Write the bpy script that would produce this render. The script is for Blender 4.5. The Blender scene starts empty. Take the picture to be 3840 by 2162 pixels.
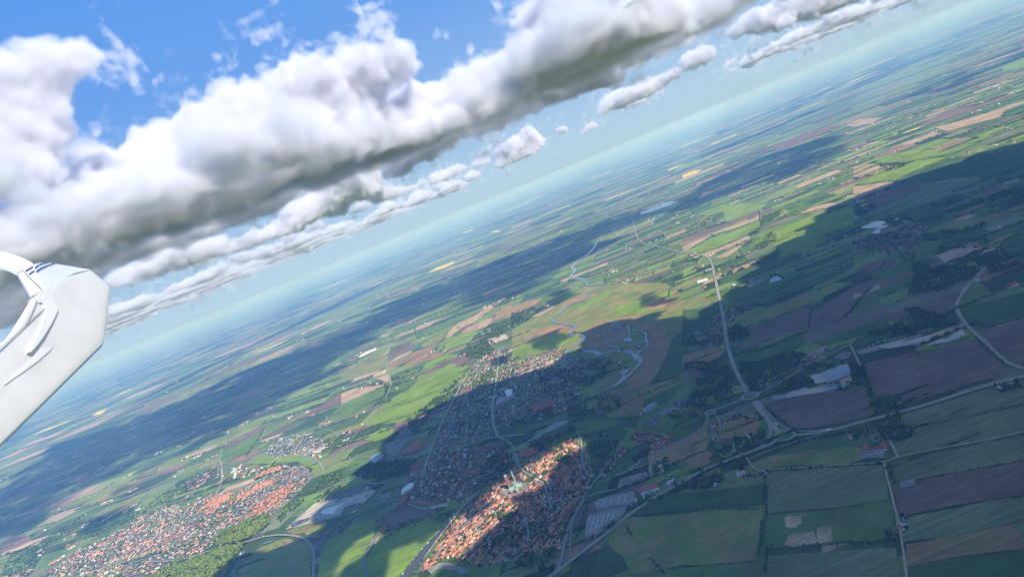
import bpy, bmesh, math, random
import numpy as np
from mathutils import Vector, Matrix, noise
sc = bpy.context.scene
R = math.radians
random.seed(7); NR = np.random.default_rng(7)

# ------------------------------------------------------------------ camera, sky, sun, exposure
F_PX, PITCH, ROLL, H = 683.0, R(7.59), R(22.34), 900.0          # pixels at 1024 wide; metres above the ground
SUN_EL, SUN_BEAR = R(46), R(140)                                 # bearing clockwise from the view direction (+Y)
FW = np.array([0, math.cos(PITCH), -math.sin(PITCH)]); U0 = np.array([0, math.sin(PITCH), math.cos(PITCH)]); X0 = np.array([1.0, 0, 0])
RT = X0*math.cos(ROLL) - U0*math.sin(ROLL); UP = X0*math.sin(ROLL) + U0*math.cos(ROLL)
cam = bpy.data.cameras.new("camera"); cam_ob = bpy.data.objects.new("camera", cam); sc.collection.objects.link(cam_ob)
mw = Matrix((Vector(RT), Vector(UP), Vector(-FW))).transposed().to_4x4(); mw.translation = (0, 0, H); cam_ob.matrix_world = mw
cam.sensor_width = 36; cam.lens = F_PX/1024*36; cam.clip_start = 0.05; cam.clip_end = 500000
sc.camera = cam_ob
world = bpy.data.worlds.new("World"); sc.world = world; world.use_nodes = True
nt = world.node_tree
sky = nt.nodes.new('ShaderNodeTexSky'); sky.sky_type = 'NISHITA'; sky.sun_disc = False
sky.sun_elevation = SUN_EL; sky.sun_rotation = SUN_BEAR
sky.altitude = 900; sky.air_density = 1.0; sky.dust_density = 0.0; sky.ozone_density = 4.0
BGS = 0.14                                             # strength of the background
def wn(typ, **kw):
    n = nt.nodes.new(typ)
    for k, v in kw.items(): setattr(n, k, v)
    return n
tint = wn('ShaderNodeVectorMath', operation='MULTIPLY'); tint.inputs[1].default_value = (.95, 1.22, 1.5); nt.links.new(sky.outputs[0], tint.inputs[0])
cap = wn('ShaderNodeVectorMath', operation='MINIMUM'); cap.inputs[1].default_value = tuple(v/BGS for v in (.060, .215, .59)); nt.links.new(tint.outputs[0], cap.inputs[0])
tc = wn('ShaderNodeTexCoord'); sp = wn('ShaderNodeSeparateXYZ'); nt.links.new(tc.outputs['Generated'], sp.inputs[0])   # pale air towards the horizon
rmp = wn('ShaderNodeValToRGB'); nt.links.new(sp.outputs['Z'], rmp.inputs[0]); el = rmp.color_ramp.elements
el[0].position = 0.0; el[0].color = (.95,)*3+(1,); el[1].position = .5; el[1].color = (0, 0, 0, 1)
for p_, v_ in ((.04, .85), (.1, .62), (.18, .38), (.28, .16)): e_ = el.new(p_); e_.color = (v_, v_, v_, 1)
mixw = wn('ShaderNodeMix', data_type='RGBA'); nt.links.new(rmp.outputs[0], mixw.inputs[0]); nt.links.new(cap.outputs[0], mixw.inputs[6]); mixw.inputs[7].default_value = tuple(v/BGS for v in (.355, .485, .555))+(1,)
nt.links.new(mixw.outputs[2], nt.nodes['Background'].inputs[0])
nt.nodes['Background'].inputs[1].default_value = BGS
sun = bpy.data.lights.new("sun", 'SUN'); sun_ob = bpy.data.objects.new("sun", sun); sc.collection.objects.link(sun_ob)
sun.energy = 5.0; sun.angle = R(.5); sun.color = (1, .93, .80)
SD = np.array([math.sin(SUN_BEAR)*math.cos(SUN_EL), math.cos(SUN_BEAR)*math.cos(SUN_EL), math.sin(SUN_EL)])
sun_ob.rotation_euler = Vector(SD).to_track_quat('Z', 'Y').to_euler(); sun_ob.location = (0, 0, 3000)
vs = sc.view_settings; vs.view_transform = 'Standard'; vs.look = 'None'; vs.exposure = 0.53; vs.gamma = 1; vs.use_curve_mapping = False
cy = sc.cycles
cy.max_bounces = 20; cy.volume_bounces = 16; cy.diffuse_bounces = 2; cy.glossy_bounces = 3; cy.transparent_max_bounces = 96
cy.use_denoising = True; cy.denoising_prefilter = 'FAST'; cy.pixel_filter_type = 'BLACKMAN_HARRIS'; cy.filter_width = 1.1; cy.sample_clamp_indirect = 6; cy.caustics_reflective = False

# ------------------------------------------------------------------ survey: picture points -> ground points
# every tuple is (offset x, offset y, scale) of a survey sheet of the photograph
CR = {'2': (1280, 0, .7455), '3': (2560, 0, .7455), '4': (0, 1081, .7455), '5': (1280, 1081, .7455), '6': (2560, 1081, .7455),
      'O': (1600, 1500, .4565), 'I': (2240, 1500, .4565), 'B': (2560, 1300, .4137), 'F': (3200, 1300, .4137), 'S': (640, 1640, .36),
      'L': (0, 1640, .36), 'D': (0, 0, 1.4910), 'a': (1280, 1060, .3723), 'b': (1920, 1060, .3723), 'c': (2560, 760, .3723),
      'd': (3200, 560, .3723), 'e': (1200, 1600, .2759), 'f': (1850, 1560, .2759)}
K = 1024/3840
def ray(c, x, y):
    a = CR[c]; X = (a[0]+x*a[2])*K; Y = (a[1]+y*a[2])*K
    return FW + RT*((X-512)/F_PX) + UP*((288-Y)/F_PX)
def G(c, x, y, z=0.0):
    v = ray(c, x, y); t = (z-H)/v[2]; return (v*t)[:2]
def GP(c, pts): return np.array([G(c, *p) for p in pts])
def to_disp(P3):                                   # world points -> survey sheet D
    d = np.asarray(P3, float) - np.array([0, 0, H]); w = d@FW
    return np.stack([(512+F_PX*(d@RT)/w)/K/1.4910, (288-F_PX*(d@UP)/w)/K/1.4910], -1), w
def pip(P, poly):
    x, y = P[:, 0], P[:, 1]; ins = np.zeros(len(P), bool); n = len(poly); j = n-1
    for i in range(n):
        xi, yi = poly[i]; xj, yj = poly[j]
        if yi != yj:
            c = ((yi > y) != (yj > y)) & (x < (xj-xi)*(y-yi)/(yj-yi)+xi); ins ^= c
        j = i
    return ins
def seg_dist(P, line):
    best = np.full(len(P), 1e9); ang = np.zeros(len(P))
    for a, b in zip(line[:-1], line[1:]):
        d = b-a; L = max(d@d, 1e-9); t = np.clip(((P-a)@d)/L, 0, 1); q = a+t[:, None]*d
        r = np.hypot(*(P-q).T); m = r < best; best[m] = r[m]; ang[m] = math.atan2(d[1], d[0])
    return best, ang

# ------------------------------------------------------------------ materials
def new_mat(name):
    m = bpy.data.materials.new(name); m.use_nodes = True; return m, m.node_tree, m.node_tree.nodes['Principled BSDF']
def N(t, typ, **kw):
    n = t.nodes.new(typ)
    for k, v in kw.items(): setattr(n, k, v)
    return n
def noise_fac(t, scale, detail=4, rough=.6, coord=None):
    n = N(t, 'ShaderNodeTexNoise'); n.inputs['Scale'].default_value = scale; n.inputs['Detail'].default_value = detail; n.inputs['Roughness'].default_value = rough
    if coord: t.links.new(coord, n.inputs['Vector'])
    return n.outputs['Fac']
def mrange(t, src, a, b, lo, hi):
    n = N(t, 'ShaderNodeMapRange'); t.links.new(src, n.inputs[0])
    for i, v in zip((1, 2, 3, 4), (a, b, lo, hi)): n.inputs[i].default_value = v
    return n.outputs[0]
def math_(t, op, a, b):
    n = N(t, 'ShaderNodeMath', operation=op)
    for i, v in enumerate((a, b)):
        if isinstance(v, (int, float)): n.inputs[i].default_value = v
        else: t.links.new(v, n.inputs[i])
    return n.outputs[0]
def mulcol(t, col, fac):
    n = N(t, 'ShaderNodeVectorMath', operation='SCALE'); t.links.new(col, n.inputs[0]); t.links.new(fac, n.inputs['Scale']); return n.outputs[0]
def mixcol(t, fac, a, b):
    n = N(t, 'ShaderNodeMix', data_type='RGBA')
    t.links.new(fac, n.inputs[0])
    for i, v in ((6, a), (7, b)):
        if isinstance(v, tuple): n.inputs[i].default_value = (*v, 1)
        else: t.links.new(v, n.inputs[i])
    return n.outputs[2]
def col_src(t, kind):
    if kind == 'attr': n = N(t, 'ShaderNodeAttribute', attribute_name='col'); return n.outputs['Color']
    if kind == 'obj': return N(t, 'ShaderNodeObjectInfo').outputs['Color']
    n = N(t, 'ShaderNodeRGB'); n.outputs[0].default_value = (*kind, 1); return n.outputs[0]
def soil_mat(name, kind, streak=0.0, ang=0.0, blotch=(.75, 1.25), second=None, rough=.95, fine=.14, sec_rng=(.45, .62)):
    """a field: crop or soil colour, mottled in three sizes, drilled rows along ang, patches of a second growth"""
    m, t, b = new_mat(name); c = col_src(t, kind); geo = N(t, 'ShaderNodeNewGeometry').outputs['Position']
    f = mrange(t, noise_fac(t, .006, 5, .62, geo), .3, .7, *blotch)
    f = math_(t, 'MULTIPLY', f, mrange(t, noise_fac(t, .06, 4, .7, geo), .3, .7, 1-fine, 1+fine))
    f = math_(t, 'MULTIPLY', f, mrange(t, noise_fac(t, .45, 2, .7, geo), .3, .7, 1-fine*.8, 1+fine*.8))
    if streak:
        mp = N(t, 'ShaderNodeMapping'); mp.inputs['Rotation'].default_value = (0, 0, -ang); mp.vector_type = 'POINT'
        t.links.new(geo, mp.inputs['Vector']); mp.inputs['Scale'].default_value = (.0025, .09, .01)
        f = math_(t, 'MULTIPLY', f, mrange(t, noise_fac(t, 1.0, 4, .75, mp.outputs[0]), .3, .7, 1-streak, 1+streak))
    if second:
        g = mrange(t, noise_fac(t, .011, 6, .68, geo), *sec_rng, 0, 1); c = mixcol(t, g, c, second)
    t.links.new(mulcol(t, c, f), b.inputs['Base Color']); b.inputs['Roughness'].default_value = rough
    b.inputs['Specular IOR Level'].default_value = .1
    return m
def plain_mat(name, kind, rough=.8, spec=.2, vary=.15, scale=.3, metal=0):
    m, t, b = new_mat(name); c = col_src(t, kind); geo = N(t, 'ShaderNodeNewGeometry').outputs['Position']
    f = mrange(t, noise_fac(t, scale, 4, .65, geo), .3, .7, 1-vary, 1+vary)
    t.links.new(mulcol(t, c, f), b.inputs['Base Color']); b.inputs['Roughness'].default_value = rough
    b.inputs['Specular IOR Level'].default_value = spec; b.inputs['Metallic'].default_value = metal
    return m
def vol_mat(name, col, dens, g=0.0):
    m = bpy.data.materials.new(name); m.use_nodes = True; t = m.node_tree; t.nodes.clear()
    out = t.nodes.new('ShaderNodeOutputMaterial'); v = t.nodes.new('ShaderNodeVolumePrincipled')
    v.inputs['Color'].default_value = (*col, 1); v.inputs['Density'].default_value = dens; v.inputs['Anisotropy'].default_value = g
    t.links.new(v.outputs[0], out.inputs['Volume']); return m

COL = {'G': (.145, .22, .03), 'g': (.08, .15, .035), 'd': (.046, .10, .03), 'o': (.145, .195, .045), 'y': (.145, .165, .085),
       'b': (.155, .108, .085), 't': (.36, .26, .165), 'r': (.28, .178, .095), 'k': (.25, .145, .085), 'Y': (.66, .5, .03),
       's': (.46, .36, .22), 'w': (.032, .06, .02)}
M_FARM = soil_mat("farmland_soil", 'attr', .22, R(-15))
FIELD_M = {}
def field_mat(c, ang):
    k = (c, round(ang/.35))
    if k not in FIELD_M:
        sec = {'o': (.23, .175, .08), 's': (.24, .19, .11), 'r': (.14, .155, .05), 'G': (.16, .22, .045), 'd': (.075, .11, .035), 'g': (.12, .155, .045), 'y': (.115, .16, .07),
               'k': (.2, .17, .07), 't': (.29, .22, .15), 'b': (.135, .09, .078)}.get(c)
        FIELD_M[k] = soil_mat("field_soil", COL[c], .34 if c in 'Gbtyk' else .16, k[1]*.35, second=sec, blotch=(.72, 1.28), fine=.12, sec_rng=(.46, .58) if c == 'o' else (.52, .64) if c == 'r' else (.45, .62))
    return FIELD_M[k]
M_WATER, t_, b_ = new_mat("water"); b_.inputs['Base Color'].default_value = (.13, .18, .235, 1); b_.inputs['Roughness'].default_value = .09; b_.inputs['IOR'].default_value = 1.33
b_.inputs['Specular IOR Level'].default_value = .55
M_CANAL = plain_mat("canal_water", (.05, .06, .055), .25, .4, .1, .05)
M_ASPH = plain_mat("asphalt", (.25, .245, .235), .9, .2, .15, .05)
M_GRAVEL = plain_mat("gravel_track", (.34, .29, .21), .95, .1, .2, .08)
M_PAVE = plain_mat("paving", (.2, .185, .17), .9, .2, .4, .03)
M_PALE = plain_mat("pale_gravel", (.40, .35, .27), .95, .1, .38, .03)
M_PAINT = plain_mat("road_paint", (.75, .75, .72), .8, .2, .1, .5)
M_ROOF = plain_mat("roof_tiles", 'attr', .85, .15, .18, .6)
M_ROOF_O = plain_mat("roof_tiles_single", 'obj', .85, .15, .18, .6)
M_WALL = plain_mat("house_wall", 'attr', .85, .15, .12, .5)
M_WALL_O = plain_mat("house_wall_single", 'obj', .85, .15, .12, .5)
M_LEAF = plain_mat("leaves", 'attr', .9, .1, .3, .25)
M_LEAF_O = plain_mat("leaves_single", 'obj', .9, .1, .3, .25)
M_BARK = plain_mat("bark", (.09, .065, .045), .95, .1, .3, 1.5)
M_CAR = plain_mat("car_paint", 'obj', .35, .5, .04, 1)
M_GLASSD = plain_mat("dark_glass", (.02, .025, .03), .1, .5, .05, 1)
M_RUB = plain_mat("rubber", (.02, .02, .02), .9, .1, .1, 1)
M_WHITE = plain_mat("white_paint", (.8, .8, .78), .5, .4, .05, .5)
M_COPPER = plain_mat("green_copper", (.22, .33, .28), .7, .3, .25, .4)
M_BRICK = plain_mat("brick", (.27, .13, .09), .9, .1, .2, .8)
M_GREYROOF = plain_mat("grey_sheet_roof", (.2, .2, .21), .6, .3, .38, .12)
M_DARKROOF = plain_mat("dark_felt_roof", (.05, .06, .09), .7, .3, .25, .07)
M_LIGHTROOF = plain_mat("pale_sheet_roof", (.62, .63, .63), .6, .3, .12, .07)
M_REDROOF = plain_mat("red_sheet_roof", (.36, .085, .06), .7, .2, .2, .07)
M_GLASS = plain_mat("skylight", (.55, .57, .58), .3, .5, .05, .5)

# ------------------------------------------------------------------ builders
def link(o): sc.collection.objects.link(o); return o
def tag(o, label=None, cat=None, group=None, kind=None):
    for k, v in (('label', label), ('category', cat), ('group', group), ('kind', kind)):
        if v: o[k] = v
    return o
def mesh_np(name, V, F, mats, col=None, mi=None, smooth=False):
    """V (n,3); F list of index arrays (m,k)"""
    me = bpy.data.meshes.new(name); F = [f for f in F if len(f)]
    me.vertices.add(len(V)); me.vertices.foreach_set('co', np.asarray(V, np.float32).ravel())
    nl = sum(f.size for f in F); npol = sum(len(f) for f in F)
    me.loops.add(nl); me.loops.foreach_set('vertex_index', np.concatenate([f.ravel() for f in F]).astype(np.int32))
    tot = np.concatenate([np.full(len(f), f.shape[1], np.int32) for f in F]); st = np.concatenate([[0], np.cumsum(tot)[:-1]]).astype(np.int32)
    me.polygons.add(npol); me.polygons.foreach_set('loop_start', st); me.polygons.foreach_set('loop_total', tot)
    if mi is not None: me.polygons.foreach_set('material_index', np.asarray(mi, np.int32))
    if smooth: me.polygons.foreach_set('use_smooth', np.ones(npol, bool))
    for m in mats: me.materials.append(m)
    if col is not None:
        a = me.attributes.new('col', 'FLOAT_COLOR', 'POINT'); c = np.ones((len(V), 4), np.float32); c[:, :3] = col; a.data.foreach_set('color', c.ravel())
    me.update(calc_edges=True); me.validate(); return me
def obj(name, me, parent=None):
    o = link(bpy.data.objects.new(name, me)); o.parent = parent; return o
def wobble(P, amp, step=40.0):
    out = []
    for i in range(len(P)):
        a, b = P[i], P[(i+1) % len(P)]; L = np.hypot(*(b-a)); n = max(1, min(40, int(L/step))); d = (b-a)/max(L, 1e-6); nn = np.array([-d[1], d[0]])
        for k in range(n):
            q = a+(b-a)*k/n
            s = amp*(noise.noise(Vector((q[0]*.011, q[1]*.011, 3)))*1.4+noise.noise(Vector((q[0]*.05, q[1]*.05, 7)))*.6)
            out.append(q+nn*s)
    return np.array(out)
def sheet(name, P, z, mat, amp=0.0, step=40.0, kind='structure'):
    if amp: P = wobble(P, amp, step)
    me = bpy.data.meshes.new(name); me.from_pydata([(x, y, z) for x, y in P], [], [tuple(range(len(P)))]); me.materials.append(mat)
    bm = bmesh.new(); bm.from_mesh(me); bmesh.ops.triangulate(bm, faces=bm.faces[:])
    for f in bm.faces:
        if f.normal.z < 0: f.normal_flip()
    bm.to_mesh(me); bm.free()
    o = obj(name, me); o['kind'] = kind; return o
def smooth_line(P, it=2):
    P = np.asarray(P, float)
    for _ in range(it):
        q = [P[0]]
        for a, b in zip(P[:-1], P[1:]): q += [a*.75+b*.25, a*.25+b*.75]
        q.append(P[-1]); P = np.array(q)
    return P
def ribbon_arrays(P, w):
    w = np.broadcast_to(np.asarray(w, float), (len(P),)); t = np.gradient(P, axis=0); t /= np.maximum(np.hypot(*t.T), 1e-6)[:, None]
    n = np.stack([-t[:, 1], t[:, 0]], 1); return P+n*w[:, None]/2, P-n*w[:, None]/2
def ribbon(name, P, w, z, mat, it=2, closed=False):
    P = smooth_line(P, it) if it else np.asarray(P, float)
    a, b = ribbon_arrays(P, w); n = len(P); V = np.concatenate([np.c_[a, np.full(n, z)], np.c_[b, np.full(n, z)]])
    i = np.arange(n-1); Fq = np.stack([n+i, n+i+1, i+1, i], 1)
    o = obj(name, mesh_np(name, V, [Fq], [mat])); o['kind'] = 'structure'; return o
def ico(sub):
    bm = bmesh.new(); bmesh.ops.create_icosphere(bm, subdivisions=sub, radius=1)
    v = np.array([x.co[:] for x in bm.verts]); f = np.array([[q.index for q in x.verts] for x in bm.faces]); bm.free(); return v, f
I1V, I1F = ico(1); I2V, I2F = ico(2)
# ------------------------------------------------------------------ the ground: one sheet of farmland to the horizon
def warp(P):
    x, y = P[:, 0], P[:, 1]
    wx = x+420*np.sin(y/2300+1.0)+260*np.sin(x/3100+y/5200)+900*np.sin(y/14000+x/21000)
    wy = y+380*np.sin(x/2700+.5)+240*np.sin(x/1500-y/4100)+700*np.sin(x/9000+2)
    return np.stack([wx, wy], 1)
A0 = R(-17); CA, SA = math.cos(A0), math.sin(A0)
cells = []
rb = random.Random(11)
def bsp(x0, y0, x1, y1, depth):
    cx, cy_ = (x0+x1)/2, (y0+y1)/2; gx = cx*CA-cy_*SA; gy = cx*SA+cy_*CA
    d = math.hypot(gx, gy); front = gy > -1500 and abs(gx) < gy*1.25+4000
    size = max(120, min(3000, d*.027)) if front else max(1500, d*.3)
    if d > 30000: size = max(size, 900)
    w, h = x1-x0, y1-y0
    if max(w*.42, h) < size*rb.uniform(.75, 1.6) or depth > 26: cells.append((x0, y0, x1, y1, d)); return
    k = rb.uniform(.36, .64)
    if w*.42 > h: m = x0+w*k; bsp(x0, y0, m, y1, depth+1); bsp(m, y0, x1, y1, depth+1)
    else: m = y0+h*k; bsp(x0, y0, x1, m, depth+1); bsp(x0, m, x1, y1, depth+1)
bsp(-150000, -60000, 150000, 150000, 0)
PAL = [('G', .22), ('g', .25), ('d', .15), ('o', .11), ('y', .08), ('b', .07), ('t', .05), ('k', .03), ('w', .06), ('Y', .004)]
keys = [p[0] for p in PAL]; wts = [p[1] for p in PAL]
Vs, Fs, Cs, hedge_lines = [], [], [], []
for x0, y0, x1, y1, d in cells:
    n = 1 if max(x1-x0, y1-y0) < 900 else min(8, int(max(x1-x0, y1-y0)/700)+1)
    q = []
    for (ax, ay), (bx, by) in (((x0, y0), (x1, y0)), ((x1, y0), (x1, y1)), ((x1, y1), (x0, y1)), ((x0, y1), (x0, y0))):
        for k in range(n): q.append((ax+(bx-ax)*k/n, ay+(by-ay)*k/n))
    q = np.array(q); g = warp(np.stack([q[:, 0]*CA-q[:, 1]*SA, q[:, 0]*SA+q[:, 1]*CA], 1))
    c = np.array(COL[rb.choices(keys, wts)[0]])*rb.uniform(.8, 1.2)*np.array([rb.uniform(.9, 1.1), 1, rb.uniform(.9, 1.1)])
    c = c*.8+.2*c.mean()
    base = sum(len(v) for v in Vs) if False else None
    Vs.append(g); Fs.append(len(g)); Cs.append(np.repeat(c[None], len(g), 0))
    if 600 < d < 9500 and g[:, 1].mean() > 300:
        if rb.random() < .6: hedge_lines.append(g[[0, n]] if n == 1 else g[0:n+1])
        if rb.random() < .25: hedge_lines.append(g[n:2*n+1])
V = np.concatenate(Vs); V = np.c_[V, np.zeros(len(V))]
me = bpy.data.meshes.new("farmland"); me.vertices.add(len(V)); me.vertices.foreach_set('co', V.astype(np.float32).ravel())
tot = np.array(Fs, np.int32); st = np.concatenate([[0], np.cumsum(tot)[:-1]]).astype(np.int32)
me.loops.add(len(V)); me.loops.foreach_set('vertex_index', np.arange(len(V), dtype=np.int32))
me.polygons.add(len(tot)); me.polygons.foreach_set('loop_start', st); me.polygons.foreach_set('loop_total', tot)
a = me.attributes.new('col', 'FLOAT_COLOR', 'POINT'); a.data.foreach_set('color', np.c_[np.concatenate(Cs), np.ones(len(V))].astype(np.float32).ravel())
me.materials.append(M_FARM); me.update(calc_edges=True); o = obj("ground", me); o['kind'] = 'structure'
print('cells', len(cells), 'hedges', len(hedge_lines))

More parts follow.
